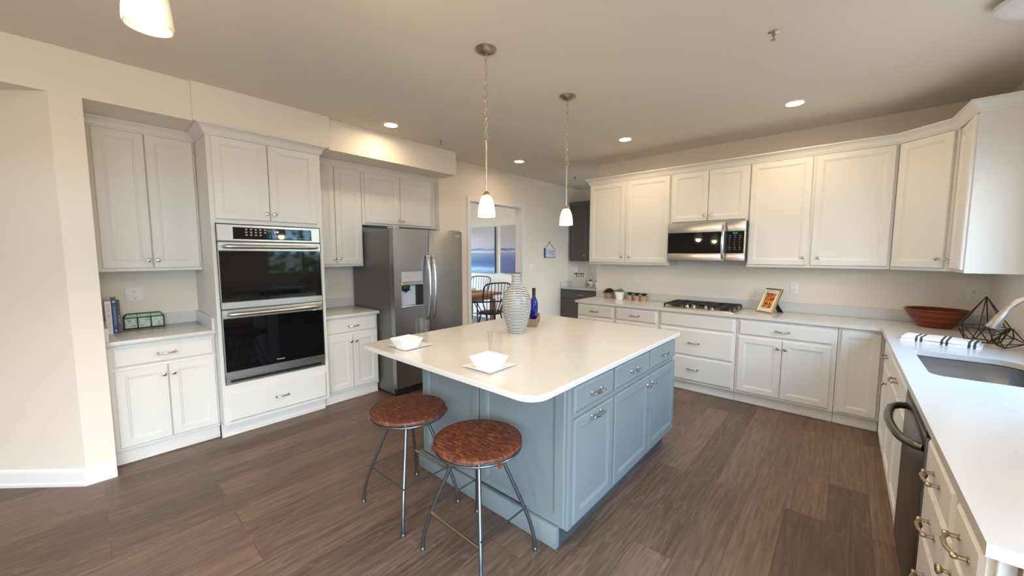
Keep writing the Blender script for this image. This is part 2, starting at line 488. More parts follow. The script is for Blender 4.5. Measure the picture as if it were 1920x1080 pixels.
def tube(bm, pts, r, seg=10, closed=False, caps=True):
    pts = [Vector(p) for p in pts]
    n = len(pts)
    rs = r if isinstance(r, (list, tuple)) else [r] * n
    tans = []
    for i in range(n):
        if closed:
            t = (pts[(i + 1) % n] - pts[i - 1])
        else:
            a = pts[max(i - 1, 0)]; b = pts[min(i + 1, n - 1)]
            t = b - a
            if 0 < i < n - 1:
                t = (pts[i] - a).normalized() + (b - pts[i]).normalized()
        tans.append(t.normalized())
    u = tans[0].orthogonal().normalized()
    rings = []
    for i in range(n):
        u = (u - tans[i] * u.dot(tans[i]))
        if u.length < 1e-6:
            u = tans[i].orthogonal()
        u.normalize()
        v = tans[i].cross(u)
        rings.append([bm.verts.new(pts[i] + (u * cos(2 * pi * k / seg) + v * sin(2 * pi * k / seg)) * rs[i]) for k in range(seg)])
    pairs = list(zip(rings, rings[1:]))
    for a, b in pairs:
        for k in range(seg):
            bm.faces.new((a[k], a[(k + 1) % seg], b[(k + 1) % seg], b[k]))
    if closed:
        a, b = rings[-1], rings[0]
        # align start
        best = min(range(seg), key=lambda s: sum((a[k].co - b[(k + s) % seg].co).length for k in range(0, seg, 3)))
        for k in range(seg):
            bm.faces.new((a[k], a[(k + 1) % seg], b[(k + 1 + best) % seg], b[(k + best) % seg]))
    elif caps:
        bm.faces.new(list(reversed(rings[0]))); bm.faces.new(rings[-1])
    return bm


def smooth_path(pts, n=8):
    """Catmull-Rom through the points"""
    P = [Vector(p) for p in pts]
    P = [P[0] * 2 - P[1]] + P + [P[-1] * 2 - P[-2]]
    out = []
    for i in range(1, len(P) - 2):
        for k in range(n):
            t = k / n
            a, b, c, d = P[i - 1], P[i], P[i + 1], P[i + 2]
            out.append(0.5 * ((2 * b) + (c - a) * t + (2 * a - 5 * b + 4 * c - d) * t * t + (3 * b - a - 3 * c + d) * t ** 3))
    out.append(P[-2])
    return out


def poly_prism(bm, outer, z0, z1, holes=()):
    """extrude a 2-D outline with holes between two heights"""
    def loop(pts, z):
        vs = [bm.verts.new((p[0], p[1], z)) for p in pts]
        es = [bm.edges.new((vs[i], vs[(i + 1) % len(vs)])) for i in range(len(vs))]
        return vs, es
    caps = {}
    for z in (z0, z1):
        ed = []; lp = []
        for pts in (outer, *holes):
            v, e_ = loop(pts, z); ed += e_; lp.append(v)
        if holes:
            bmesh.ops.triangle_fill(bm, use_beauty=True, use_dissolve=False, edges=ed)
        else:
            bm.faces.new(lp[0])
        caps[z] = lp
    for a, b in zip(caps[z0], caps[z1]):
        n = len(a)
        for i in range(n):
            bm.faces.new((a[i], a[(i + 1) % n], b[(i + 1) % n], b[i]))
    return bm


def round_rect(x0, y0, x1, y1, r, n=6):
    """r: one radius or four (x0y0, x1y0, x1y1, x0y1)"""
    rr = r if isinstance(r, (list, tuple)) else [r] * 4
    pts = []
    for (cx, cy, a0, q) in ((x0 + rr[0], y0 + rr[0], pi, rr[0]), (x1 - rr[1], y0 + rr[1], 1.5 * pi, rr[1]), (x1 - rr[2], y1 - rr[2], 0, rr[2]), (x0 + rr[3], y1 - rr[3], 0.5 * pi, rr[3])):
        if q < 1e-5:
            pts.append((cx, cy)); continue
        for k in range(n + 1):
            a = a0 + 0.5 * pi * k / n
            pts.append((cx + q * cos(a), cy + q * sin(a)))
    return pts


def ring_panel(bm, x0, z0, x1, z1, prof):
    """a door or drawer front facing -y: prof is a list of (inset, y)"""
    rings = []
    for ins, y in prof:
        rings.append([bm.verts.new(p) for p in ((x0 + ins, y, z0 + ins), (x1 - ins, y, z0 + ins), (x1 - ins, y, z1 - ins), (x0 + ins, y, z1 - ins))])
    bm.faces.new(list(reversed(rings[0])))
    for a, b in zip(rings, rings[1:]):
        for k in range(4):
            bm.faces.new((a[k], a[(k + 1) % 4], b[(k + 1) % 4], b[k]))
    bm.faces.new(rings[-1])
    return bm


def sweep(bm, path, prof, side=1.0, closed=False):
    """sweep (out, z) profile along a 2-D path with mitred corners; out is to the right of travel when side=1"""
    P = [Vector((p[0], p[1])) for p in path]
    n = len(P)
    rings = []
    for i in range(n):
        d0 = (P[i] - P[i - 1]).normalized() if (i > 0 or closed) else None
        d1 = (P[(i + 1) % n] - P[i]).normalized() if (i < n - 1 or closed) else None
        if d0 is None: d0 = d1
        if d1 is None: d1 = d0
        n0 = Vector((d0.y, -d0.x)) * side; n1 = Vector((d1.y, -d1.x)) * side
        mm = (n0 + n1).normalized()
        k = 1.0 / max(0.2, mm.dot(n0))
        rings.append([bm.verts.new((P[i].x + mm.x * o * k, P[i].y + mm.y * o * k, z)) for o, z in prof])
    np_ = len(prof)
    for a, b in zip(rings, rings[1:]):
        for k in range(np_):
            bm.faces.new((a[k], a[(k + 1) % np_], b[(k + 1) % np_], b[k]))
    bm.faces.new(list(reversed(rings[0]))); bm.faces.new(rings[-1])
    return bm


def text_bm(bm, s, size, loc, rot, depth=0.0008):
    """lettering as geometry, added to bm; rot is a Matrix 3x3"""
    cu = bpy.data.curves.new('lettering', 'FONT')
    cu.body = s; cu.size = size; cu.align_x = 'CENTER'; cu.align_y = 'CENTER'; cu.extrude = depth; cu.resolution_u = 3
    o = bpy.data.objects.new('lettering', cu); COL.objects.link(o)
    bpy.context.view_layer.update()
    me = bpy.data.meshes.new_from_object(o.evaluated_get(bpy.context.evaluated_depsgraph_get()))
    bpy.data.objects.remove(o, do_unlink=True); bpy.data.curves.remove(cu)
    me.transform(Matrix.Translation(Vector(loc)) @ rot.to_4x4())
    bm.from_mesh(me); bpy.data.meshes.remove(me)
    return bm


FACE_MY = Matrix(((1, 0, 0), (0, 0, -1), (0, 1, 0)))          # text facing -y, reading along +x


# ------------------------------------------------------------------ cabinet kit (local: x right, y into the wall, front at y=0)
DOORP = [(0, 0), (0, -0.014), (0.005, -0.02), (0.052, -0.02), (0.056, -0.0165), (0.062, -0.0165), (0.068, -0.012)]
DRAWP = [(0, 0), (0, -0.011), (0.013, -0.02)]


def knob_bm(x, z, y=-0.02):
    bm = new()
    lathe(bm, [(0.009, 0), (0.0075, -0.003), (0.0048, -0.006), (0.0048, -0.014), (0.011, -0.018), (0.0145, -0.022), (0.0135, -0.027), (0.007, -0.03)], 16, (x, y, z), 'y')
    return bm


def pull_bm(x, z, y=-0.02, w=0.098):
    bm = new(); h = w / 2
    for s in (-1, 1):
        lathe(bm, [(0.0085, 0), (0.0085, -0.003), (0.0055, -0.005), (0.0055, -0.018), (0.0075, -0.02), (0.0085, -0.026), (0.006, -0.031)], 12, (x + s * h, y, z), 'y')
    pts = [(x - h, y - 0.024, z), (x - h * 0.35, y - 0.034, z), (x + h * 0.35, y - 0.034, z), (x + h, y - 0.024, z)]
    tube(bm, [pts[0], tuple(Vector(pts[0]).lerp(Vector(pts[1]), .9)), pts[1], pts[2], tuple(Vector(pts[3]).lerp(Vector(pts[2]), .9)), pts[3]], [0.0048, 0.0052, 0.0056, 0.0056, 0.0052, 0.0048], 10)
    return bm


def cabinet(name, label, cat, loc, rz, w, d, z0, z1, doors=(), drawers=(), material=None, toe=None, metal=None, hollow=None, extra=None):
    material = material or CABW; metal = metal or NICKEL
    t = thing(name, label, cat, loc, rz)
    bm = new()
    if hollow == 'top':
        box(bm, 0, 0, z0, 0.019, d, z1); box(bm, w - 0.019, 0, z0, w, d, z1)
        box(bm, 0.019, d - 0.012, z0, w - 0.019, d, z1); box(bm, 0.019, 0.02, z0, w - 0.019, d - 0.012, z0 + 0.02); box(bm, 0.019, 0, z0, w - 0.019, 0.02, z1)
    elif hollow:
        a, b = hollow
        box(bm, 0, 0, z0, w, d, a); box(bm, 0, 0, b, w, d, z1)
        box(bm, 0, 0, a, 0.024, d, b); box(bm, w - 0.024, 0, a, w, d, b); box(bm, 0.024, d - 0.015, a, w - 0.024, d, b)
    else:
        box(bm, 0, 0, z0, w, d, z1, 0.002, 1)
    if extra:
        extra(bm)
    obj('body', bm, material, t)
    if toe is not None:
        bm = new(); box(bm, 0, toe, 0.0, w, toe + 0.018, z0)
        tk = obj('toe_kick', bm, material, t)
        bm = new(); box(bm, 0, toe - 0.013, 0.0, w, toe, 0.02, 0.006, 2)
        obj('shoe_moulding', bm, material, tk)
    for (x0, x1, a, b, kn) in doors:
        bm = new(); ring_panel(bm, x0, a, x1, b, DOORP)
        dr = obj('door', bm, material, t, sharp=14)
        if kn == 'pull':
            obj('handle', pull_bm((x0 + x1) / 2, b - 0.05), metal, dr, 'metal bow handle')
        elif kn:
            obj('knob', knob_bm(kn[0], kn[1]), metal, dr, 'round metal knob')
    for (x0, x1, a, b, hd) in drawers:
        bm = new(); ring_panel(bm, x0, a, x1, b, DRAWP)
        dr = obj('drawer', bm, material, t, sharp=14)
        if hd:
            obj('handle', pull_bm((x0 + x1) / 2 if hd is True else hd, (a + b) / 2), metal, dr, 'metal bow handle')
    return t


R90 = radians(90)
CEILZ = 2.788
# ------------------------------------------------------------------ the room shell
bm = new(); box(bm, -8.2, -3.5, -0.12, 1.2, 6.9, 0.0); struct('floor', bm, FLOOR)
bm = new(); box(bm, -8.2, -3.5, CEILZ, 1.2, 6.9, CEILZ + 0.12); struct('ceiling', bm, CEIL)

NX, NY0, NY1 = -4.43, 0.064, 3.12       # cabinet niche on the left wall
bm = new()
poly_prism(bm, [(-3.69, -0.076), (-3.69, NY0), (NX, NY0), (NX, NY1), (-4.02, NY1), (-4.02, 3.66), (-4.14, 3.66), (-4.14, 3.24), (-4.55, 3.24), (-4.55, -0.02), (-3.80, -0.02),
                (-5.20, -1.36), (-5.20, -1.52)], 0, CEILZ)
box(bm, -4.14, 3.66, 2.275, -4.02, 4.80, CEILZ)
box(bm, -4.14, 4.80, 0, -4.02, 6.62, CEILZ)
struct('wall_left', bm, WALL)
bm = new(); box(bm, -5.32, -3.3, 0, -5.20, -1.36, CEILZ); struct('wall_left_rear', bm, WALL)
bm = new(); box(bm, -2.72, 4.95, 0, 1.02, 5.07, CEILZ); struct('wall_back', bm, WALL)
XR = 0.905


def wall_with_openings_x(bm, x0, x1, y0, y1, ops):
    """wall along y with window openings (ya, yb, za, zb)"""
    y = y0
    for ya, yb, za, zb in ops:
        box(bm, x0, y, 0, x1, ya, CEILZ)
        box(bm, x0, ya, 0, x1, yb, za); box(bm, x0, ya, zb, x1, yb, CEILZ)
        y = yb
    box(bm, x0, y, 0, x1, y1, CEILZ)


bm = new(); wall_with_openings_x(bm, XR, XR + 0.12, -3.3, 4.95, [(-2.3, 0.8, 0.08, 2.3), (2.3, 3.6, 1.13, 2.33)]); struct('wall_right', bm, WALL)
bm = new()
box(bm, -5.2, -3.3, 0, -0.3, -3.2, CEILZ); box(bm, 0.7, -3.3, 0, XR, -3.2, CEILZ)
box(bm, -0.3, -3.3, 0, 0.7, -3.2, 0.08); box(bm, -0.3, -3.3, 2.3, 0.7, -3.2, CEILZ)
struct('wall_rear', bm, WALL)
# pantry beyond the back wall, dining room beyond the doorway
bm = new(); box(bm, -4.02, 6.55, 0, -0.9, 6.67, CEILZ); struct('wall_pantry_back', bm, WALL)
bm = new(); wall_with_openings_x(bm, -1.04, -0.92, 5.07, 6.55, [(5.15, 6.48, 0.3, 2.4)]); struct('wall_pantry_right', bm, WALL)
bm = new(); box(bm, -8.1, 6.4, 0, -4.14, 6.52, CEILZ); struct('wall_dining_back', bm, DINE)
bm = new(); wall_with_openings_x(bm, -8.12, -8.0, 1.9, 6.4, [(3.3, 5.9, 0.4, 2.4)]); struct('wall_dining_left', bm, DINE)
bm = new(); box(bm, -8.0, 1.9, 0, -4.55, 2.02, CEILZ); struct('wall_dining_front', bm, DINE)
# soffits above the left cabinets
SZ = 2.507
bm = new()
box(bm, -5.18, -3.19, SZ, -3.6885, NY0 + 0.001, CEILZ - 0.001)
box(bm, NX, NY0 + 0.001, SZ, -3.6885, 0.604, CEILZ - 0.001)
box(bm, NX, 0.604, SZ, -3.664, 1.594, CEILZ - 0.001)
box(bm, NX, 1.594, SZ, -3.722, NY1 - 0.001, CEILZ - 0.001); box(bm, -4.019, NY1 - 0.001, SZ, -3.722, 3.16, CEILZ - 0.001)
struct('wall_soffit', bm, WALL)

# window frames
def window(name, axis, fixed, a0, a1, z0, z1, n):
    bm = new(); bg = new()
    w = 0.05
    def bb(bm_, p0, p1, q0, q1, t):
        if axis == 'x':
            box(bm_, fixed - t, p0, q0, fixed + t, p1, q1)
        else:
            box(bm_, p0, fixed - t, q0, p1, fixed + t, q1)
    bb(bm, a0, a1, z0, z0 + w, 0.03); bb(bm, a0, a1, z1 - w, z1, 0.03)
    for k in range(n + 1):
        c = a0 + (a1 - a0) * k / n
        lo = c if k == 0 else c - w / 2 if k < n else c - w
        bb(bm, lo, lo + w, z0 + w, z1 - w, 0.03)
    f = struct(name, bm, TRIM)
    bb(bg, a0 + w, a1 - w, z0 + w, z1 - w, 0.003)
    obj('glass_pane', bg, GLASSW, f)
    return f


window('window_1', 'x', XR + 0.07, 2.3, 3.6, 1.13, 2.33, 2)
window('window_2', 'y', -3.25, -0.3, 0.7, 0.08, 2.3, 1)
window('window_5', 'x', XR + 0.07, -2.3, 0.8, 0.08, 2.3, 2)
window('window_3', 'x', -0.98, 5.15, 6.48, 0.3, 2.4, 2)
window('window_4', 'x', -8.06, 3.3, 5.9, 0.4, 2.4, 3)

# baseboards
BASEP = [(0, 0), (0.024, 0), (0.024, 0.018), (0.015, 0.024), (0.015, 0.085), (0.009, 0.1), (0.004, 0.108), (0, 0.112)]
bm = new(); sweep(bm, [(-5.20, -1.52), (-3.69, -0.076), (-3.69, NY0 - 0.001)], BASEP, 1); struct('baseboard_left', bm, TRIM)
bm = new(); sweep(bm, [(-4.02, 3.15), (-4.02, 3.59)], BASEP, 1); sweep(bm, [(-4.02, 4.88), (-4.02, 5.94)], BASEP, 1); struct('baseboard_doorway', bm, TRIM)
# doorway casing
CASP = [(0.0, 0.0), (0.0, 0.018), (0.05, 0.014), (0.062, 0.008), (0.066, 0.0)]
def casing(bm, x, y0, y1, zt, s):
    box(bm, x, y0 - 0.066, 0, x + s * 0.017, y0, zt, 0.004, 1)
    box(bm, x, y1, 0, x + s * 0.017, y1 + 0.066, zt, 0.004, 1)
    box(bm, x, y0 - 0.066, zt, x + s * 0.017, y1 + 0.066, zt + 0.066, 0.004, 1)
bm = new(); casing(bm, -4.02, 3.665, 4.795, 2.27, 1); casing(bm, -4.14, 3.665, 4.795, 2.27, -1)
box(bm, -4.14, 3.66, 0, -4.02, 3.668, 2.268); box(bm, -4.14, 4.792, 0, -4.02, 4.80, 2.268); box(bm, -4.14, 3.668, 2.268, -4.02, 4.792, 2.275)
struct('trim_1', bm, TRIM)

# crown mouldings
def crown(z0, z1, out=0.052):
    h = z1 - z0
    return [(0, z0), (0.008, z0), (0.012, z0 + 0.16 * h), (0.017, z0 + 0.2 * h), (0.02, z0 + 0.42 * h), (0.034, z0 + 0.68 * h), (out - 0.008, z0 + 0.78 * h), (out - 0.004, z0 + 0.84 * h), (out, z0 + 0.86 * h), (out, z1), (0, z1)]
XU, XT = -4.098, -3.69
YT0, YT1 = 0.672, 1.502
bm = new(); sweep(bm, [(XU, NY0 + 0.002), (XU, YT0 - 0.004)], crown(2.437, 2.505), 1); struct('trim_2', bm, CABW)
bm = new(); sweep(bm, [(XU + 0.06, YT0), (XT, YT0), (XT, YT1), (XU + 0.06, YT1)], crown(2.43, 2.505), 1); struct('trim_3', bm, CABW)
bm = new(); sweep(bm, [(XU, YT1 + 0.003), (XU, NY1 - 0.003)], crown(2.437, 2.505), 1); struct('trim_4', bm, CABW)
bm = new(); sweep(bm, [(-2.668, 4.948), (-2.668, 4.637), (0.287, 4.637), (0.58, 4.372), (0.605, 3.966), (0.903, 3.966)], crown(2.452, 2.529), 1); struct('trim_5', bm, CABW)

# ------------------------------------------------------------------ left run
XB = -3.825
def ly(y, y0): return y - y0
cabinet('base_cabinet', 'white base cabinet below the books, nearest the corner of the angled wall', 'cabinet', (XB, NY0 + 0.002, 0), R90, 0.604, 0.60, 0.105, 0.883,
        doors=[(0.027, 0.308, 0.131, 0.694, (0.283, 0.625)), (0.313, 0.592, 0.131, 0.694, (0.338, 0.625))], drawers=[(0.027, 0.592, 0.717, 0.853, True)], toe=0.03)
cabinet('wall_cabinet', 'white upper cabinet above the books and glass box', 'cabinet', (XU, NY0 + 0.002, 0), R90, 0.604, 0.33, 1.391, 2.45,
        doors=[(0.027, 0.299, 1.415, 2.435, (0.274, 1.475)), (0.304, 0.59, 1.415, 2.435, (0.329, 1.475))])
cabinet('tall_oven_cabinet', 'tall white cabinet that houses the double oven', 'cabinet', (XT, YT0, 0), R90, YT1 - YT0, 0.735, 0.135, 2.445,
        doors=[(0.028, 0.402, 1.797, 2.425, (0.375, 1.857)), (0.407, 0.781, 1.797, 2.425, (0.434, 1.857))], drawers=[(0.031, 0.801, 0.161, 0.405, True)], toe=0.11, hollow=(0.465, 1.765))
Y2 = YT1 + 0.003
cabinet('base_cabinet', 'white base cabinet between the double oven and the fridge', 'cabinet', (XB, Y2, 0), R90, 0.591, 0.60, 0.105, 0.883,
        doors=[(0.035, 0.304, 0.131, 0.694, (0.279, 0.625)), (0.309, 0.578, 0.131, 0.694, (0.334, 0.625))], drawers=[(0.035, 0.578, 0.717, 0.853, True)], toe=0.03)
cabinet('wall_cabinet', 'tall narrow white upper cabinet between oven tower and fridge', 'cabinet', (XU, Y2, 0), R90, 0.597, 0.33, 1.391, 2.45,
        doors=[(0.02, 0.291, 1.415, 2.437, (0.266, 1.475)), (0.296, 0.582, 1.415, 2.437, (0.321, 1.475))])
cabinet('wall_cabinet', 'short wide white cabinet right above the fridge', 'cabinet', (XU, 2.105, 0), R90, 1.012, 0.33, 1.854, 2.45,
        doors=[(0.03, 0.477, 1.877, 2.437, (0.452, 1.925)), (0.482, 0.93, 1.877, 2.437, (0.507, 1.925))])


def counter_left(label, y0, y1, sides):
    t = thing('countertop', label, 'countertop', (0, 0, 0))
    bm = new(); box(bm, NX + 0.001, y0, 0.884, -3.77, y1, 0.914, 0.003, 2); obj('slab', bm, QUARTZ, t)
    bm = new(); box(bm, NX + 0.001, y0, 0.914, NX + 0.02, y1, 1.012, 0.002, 1)
    if sides:
        box(bm, NX + 0.02, y0, 0.914, -3.785, y0 + 0.02, 1.012, 0.002, 1); box(bm, NX + 0.02, y1 - 0.02, 0.914, -3.785, y1, 1.012, 0.002, 1)
    obj('backsplash', bm, QUARTZ, t)


counter_left('white quartz countertop in the niche under the books and glass box', NY0 + 0.001, YT0 - 0.001, True)
counter_left('small white quartz countertop between oven tower and fridge', YT1 + 0.001, 2.099, False)

# double oven
ov = thing('double_oven', 'stainless steel double wall oven with two black glass doors', 'oven', (XT, YT0, 0), R90)
x0, x1 = 0.027, 0.791
bm = new(); box(bm, x0 + 0.006, 0.001, 0.475, x1 - 0.006, 0.56, 1.755); obj('case', bm, STEELD, ov)
bm = new(); box(bm, x0, -0.012, 0.471, x1, 0.0, 0.518, 0.002, 1)
vent = obj('vent_trim', bm, STEEL, ov)
bm = new(); box(bm, x0 + 0.03, -0.0145, 0.484, x1 - 0.03, -0.0121, 0.506); obj('vent_slot', bm, BLK, vent)
for (a, b, nm) in ((0.523, 1.078, 'lower'), (1.086, 1.617, 'upper')):
    bm = new()
    tb = 0.055 if nm == 'lower' else 0.055
    hb = 0.068
    box(bm, x0, -0.032, a, x1, -0.001, a + tb, 0.003, 1); box(bm, x0, -0.032, b - hb, x1, -0.001, b, 0.003, 1)
    box(bm, x0, -0.0285, a + tb, x1, -0.001, b - hb)
    d_ = obj('oven_door', bm, STEEL, ov)
    bm = new(); box(bm, x0 + 0.003, -0.0325, a + tb + 0.001, x1 - 0.003, -0.0285, b - hb - 0.001, 0.001, 1); obj('glass_pane', bm, BLKGLASS, d_, 'black glass oven window')
    zc = b - hb * 0.5
    bm = new()
    pts = smooth_path([(x0 + 0.028, -0.035, zc), (x0 + 0.06, -0.066, zc), (x0 + 0.22, -0.078, zc), ((x0 + x1) / 2, -0.081, zc), (x1 - 0.22, -0.078, zc), (x1 - 0.06, -0.066, zc), (x1 - 0.028, -0.035, zc)], 6)
    tube(bm, pts, [0.008 + 0.009 * min(1, min(i, len(pts) - 1 - i) / 6) for i in range(len(pts))], 14)
    obj('handle', bm, STEEL, d_, 'steel bar handle')
    if nm == 'lower':
        bm = new(); text_bm(bm, 'FRIGIDAIRE', 0.0125, ((x0 + x1) / 2 + 0.01, -0.0328, a + tb + 0.035), FACE_MY, 0.0003); obj('lettering', bm, LETTER, d_, recalc=False)
bm = new(); box(bm, x0, -0.03, 1.627, x1, -0.001, 1.757, 0.003, 1); cp = obj('control_panel', bm, STEEL, ov)
bm = new(); box(bm, x0 + 0.103, -0.0325, 1.642, x1 - 0.073, -0.0295, 1.737); obj('touch_panel', bm, BLKGLASS, cp, 'black glass touch panel')
bm = new()
for r_ in range(3):
    for c_ in range(5 if r_ < 2 else 4):
        xx = x0 + 0.185 + c_ * 0.033; zz = 1.722 - r_ * 0.022
        box(bm, xx, -0.0329, zz, xx + 0.017, -0.0324, zz + 0.0035); box(bm, xx + 0.002, -0.0329, zz - 0.006, xx + 0.014, -0.0324, zz - 0.0035)
obj('key_marks', bm, LETTER, cp, 'small pale key markings')
bm = new()
for r_ in range(2):
    for c_ in range(7):
        xx = x0 + 0.36 + c_ * 0.021; zz = 1.674 - r_ * 0.015
        box(bm, xx, -0.0329, zz, xx + 0.004, -0.0324, zz + 0.006)
obj('key_marks', bm, LETTER, cp, 'small pale key markings')
bm = new()
for c_ in range(8):
    xx = x0 + 0.53 + c_ * 0.018
    box(bm, xx, -0.0329, 1.659, xx + 0.01, -0.0324, 1.6615)
obj('key_marks', bm, LETTER, cp, 'small pale key markings')
bm = new(); text_bm(bm, '6:48', 0.019, (x0 + 0.41, -0.0328, 1.708), FACE_MY, 0.0003); obj('clock_digits', bm, DISPLAY, cp, 'lit clock digits', recalc=False)

# fridge
fr = thing('fridge', 'stainless steel side-by-side fridge with an ice dispenser', 'fridge', (-3.47, 2.104, 0), R90)
FW = 0.92
bm = new(); box(bm, 0.006, 0.078, 0.03, FW - 0.006, 0.90, 1.775, 0.004, 1); obj('case', bm, STEELD, fr, 'matt grey steel fridge case')
bm = new(); box(bm, 0.02, 0.05, 0.012, FW - 0.02, 0.12, 0.095, 0.003, 1); obj('base_grille', bm, BLK, fr, 'black base grille')
for xx in (0.05, FW - 0.05):
    for yy in (0.14, 0.8):
        bm = new(); lathe(bm, [(0.018, 0), (0.018, 0.03)], 12, (xx, yy, 0), 'z'); obj('foot', bm, BLK, fr)
    bm = new(); box(bm, xx - 0.035, 0.02, 1.79, xx + 0.035, 0.14, 1.808, 0.004, 2); obj('hinge_cover', bm, GREYP, fr)
# left door with the dispenser recess
xs = 0.436
rx0, rx1, rz0, rz1 = 0.083, 0.353, 0.965, 1.342
bm = new()
box(bm, 0, 0, 0.10, rx0, 0.07, 1.79); box(bm, rx1, 0, 0.10, xs - 0.003, 0.07, 1.79); box(bm, rx0, 0, 0.10, rx1, 0.07, rz0); box(bm, rx0, 0, rz1, rx1, 0.07, 1.79)
box(bm, rx0, 0.06, rz0, rx1, 0.07, rz1)
dl = obj('door', bm, STEELV, fr)
bm = new(); box(bm, rx0 + 0.002, -0.003, 1.232, rx1 - 0.002, 0.058, rz1 - 0.002, 0.002, 1); dp = obj('dispenser_panel', bm, GREYP, dl, 'light grey dispenser control panel')
bm = new(); box(bm, rx0 + 0.002, -0.006, 1.196, rx1 - 0.002, 0.05, 1.231, 0.003, 1); obj('dispenser_bezel', bm, NICKEL, dp)
bm = new(); box(bm, rx0 + 0.001, 0.045, rz0 + 0.012, rx1 - 0.07, 0.0595, 1.196); obj('dispenser_back', bm, mat('pale_blue_plastic', (0.42, 0.5, 0.58), 0.35), dl, 'pale blue grey dispenser back')
bm = new(); box(bm, rx1 - 0.07, 0.03, rz0 + 0.012, rx1 - 0.001, 0.0594, 1.196); obj('dispenser_side', bm, BLK, dl)
bm = new(); box(bm, rx0 + 0.03, 0.008, 1.135, rx0 + 0.11, 0.044, 1.196, 0.006, 2); lathe(bm, [(0.012, 1.12), (0.016, 1.135)], 12, (rx0 + 0.07, 0.026, 0)); obj('dispenser_spout', bm, BLK, dl, 'black water and ice spout')
bm = new(); box(bm, rx0 - 0.004, -0.014, rz0 - 0.006, rx1 + 0.004, 0.044, rz0 + 0.011, 0.004, 2); obj('drip_tray', bm, STEEL, dl)
bm = new(); box(bm, xs + 0.003, 0, 0.10, FW, 0.07, 1.79, 0.006, 2); d2 = obj('door', bm, STEELV, fr)
bm = new(); box(bm, FW - 0.105, -0.002, 1.725, FW - 0.03, -0.0001, 1.748); bd = obj('badge', bm, NICKEL, d2, 'small nickel badge plate')
bm = new(); text_bm(bm, 'FRIGIDAIRE', 0.0105, (FW - 0.0675, -0.0021, 1.7365), FACE_MY, 0.0003); obj('lettering', bm, BLKINK, bd, recalc=False)
for xh, dd in ((xs - 0.036, dl), (xs + 0.036, d2)):
    bm = new()
    pts = smooth_path([(xh, 0.0, 0.80), (xh, -0.035, 0.845), (xh, -0.062, 1.0), (xh, -0.07, 1.16), (xh, -0.062, 1.32), (xh, -0.035, 1.475), (xh, 0.0, 1.52)], 6)
    tube(bm, pts, [0.010 + 0.006 * min(1, min(i, len(pts) - 1 - i) / 6) for i in range(len(pts))], 14)
    obj('handle', bm, CHROME, dd, 'curved polished bar handle')

# ------------------------------------------------------------------ back run
YBF = 4.378
def bx(x): return x + 2.675
cabinet('base_cabinet', 'white base cabinet under the potted succulents, at the wall end', 'cabinet', (-2.675, YBF, 0), 0, 0.535, 0.565, 0.105, 0.883,
        doors=[(0.012, 0.26, 0.131, 0.694, (0.235, 0.625)), (0.264, 0.51, 0.131, 0.694, (0.289, 0.625))], drawers=[(0.012, 0.51, 0.717, 0.855, True)], toe=0.045, metal=BRONZE)
cabinet('base_cabinet', 'white base cabinet with one narrow drawer just left of the cooktop', 'cabinet', (-2.137, YBF, 0), 0, 0.548, 0.565, 0.105, 0.883,
        doors=[(0.016, 0.522, 0.131, 0.694, (0.5, 0.625))], drawers=[(0.016, 0.522, 0.717, 0.855, True)], toe=0.045, metal=BRONZE)
cabinet('base_cabinet', 'white three drawer base cabinet under the gas cooktop', 'cabinet', (-1.586, YBF, 0), 0, 0.785, 0.565, 0.105, 0.883,
        drawers=[(0.018, 0.765, 0.722, 0.855, None), (0.018, 0.765, 0.412, 0.702, True), (0.018, 0.765, 0.13, 0.396, True)], toe=0.045, metal=BRONZE)
cabinet('base_cabinet', 'white two door base cabinet beneath the small framed picture', 'cabinet', (-0.798, YBF, 0), 0, 0.782, 0.565, 0.105, 0.883,
        doors=[(0.023, 0.383, 0.131, 0.694, (0.356, 0.62)), (0.388, 0.747, 0.131, 0.694, (0.414, 0.62))], drawers=[(0.023, 0.747, 0.717, 0.855, True)], toe=0.045, metal=BRONZE)
cabinet('corner_base_cabinet', 'white corner base cabinet with a plain full height door', 'cabinet', (-0.013, YBF, 0), 0, 0.296, 0.565, 0.105, 0.883,
        doors=[(0.02, 0.275, 0.125, 0.855, None)], toe=0.045, metal=BRONZE)
YUF = 4.637
cabinet('wall_cabinet', 'white two door upper cabinet above the succulents', 'cabinet', (-2.668, YUF, 0), 0, 1.077, 0.31, 1.391, 2.46,
        doors=[(0.018, 0.513, 1.418, 2.444, (0.486, 1.493)), (0.535, 1.066, 1.418, 2.444, (0.594, 1.493))])
cabinet('wall_cabinet', 'short white upper cabinet over the microwave', 'cabinet', (-1.588, YUF, 0), 0, 0.794, 0.31, 1.876, 2.46,
        doors=[(0.022, 0.402, 1.893, 2.444, (0.375, 1.953)), (0.408, 0.772, 1.893, 2.444, (0.434, 1.953))])
cabinet('wall_cabinet', 'wide white two door upper cabinet right of the microwave', 'cabinet', (-0.791, YUF, 0), 0, 1.077, 0.31, 1.391, 2.46,
        doors=[(0.01, 0.508, 1.416, 2.444, (0.479, 1.49)), (0.531, 1.06, 1.416, 2.444, (0.593, 1.49))])
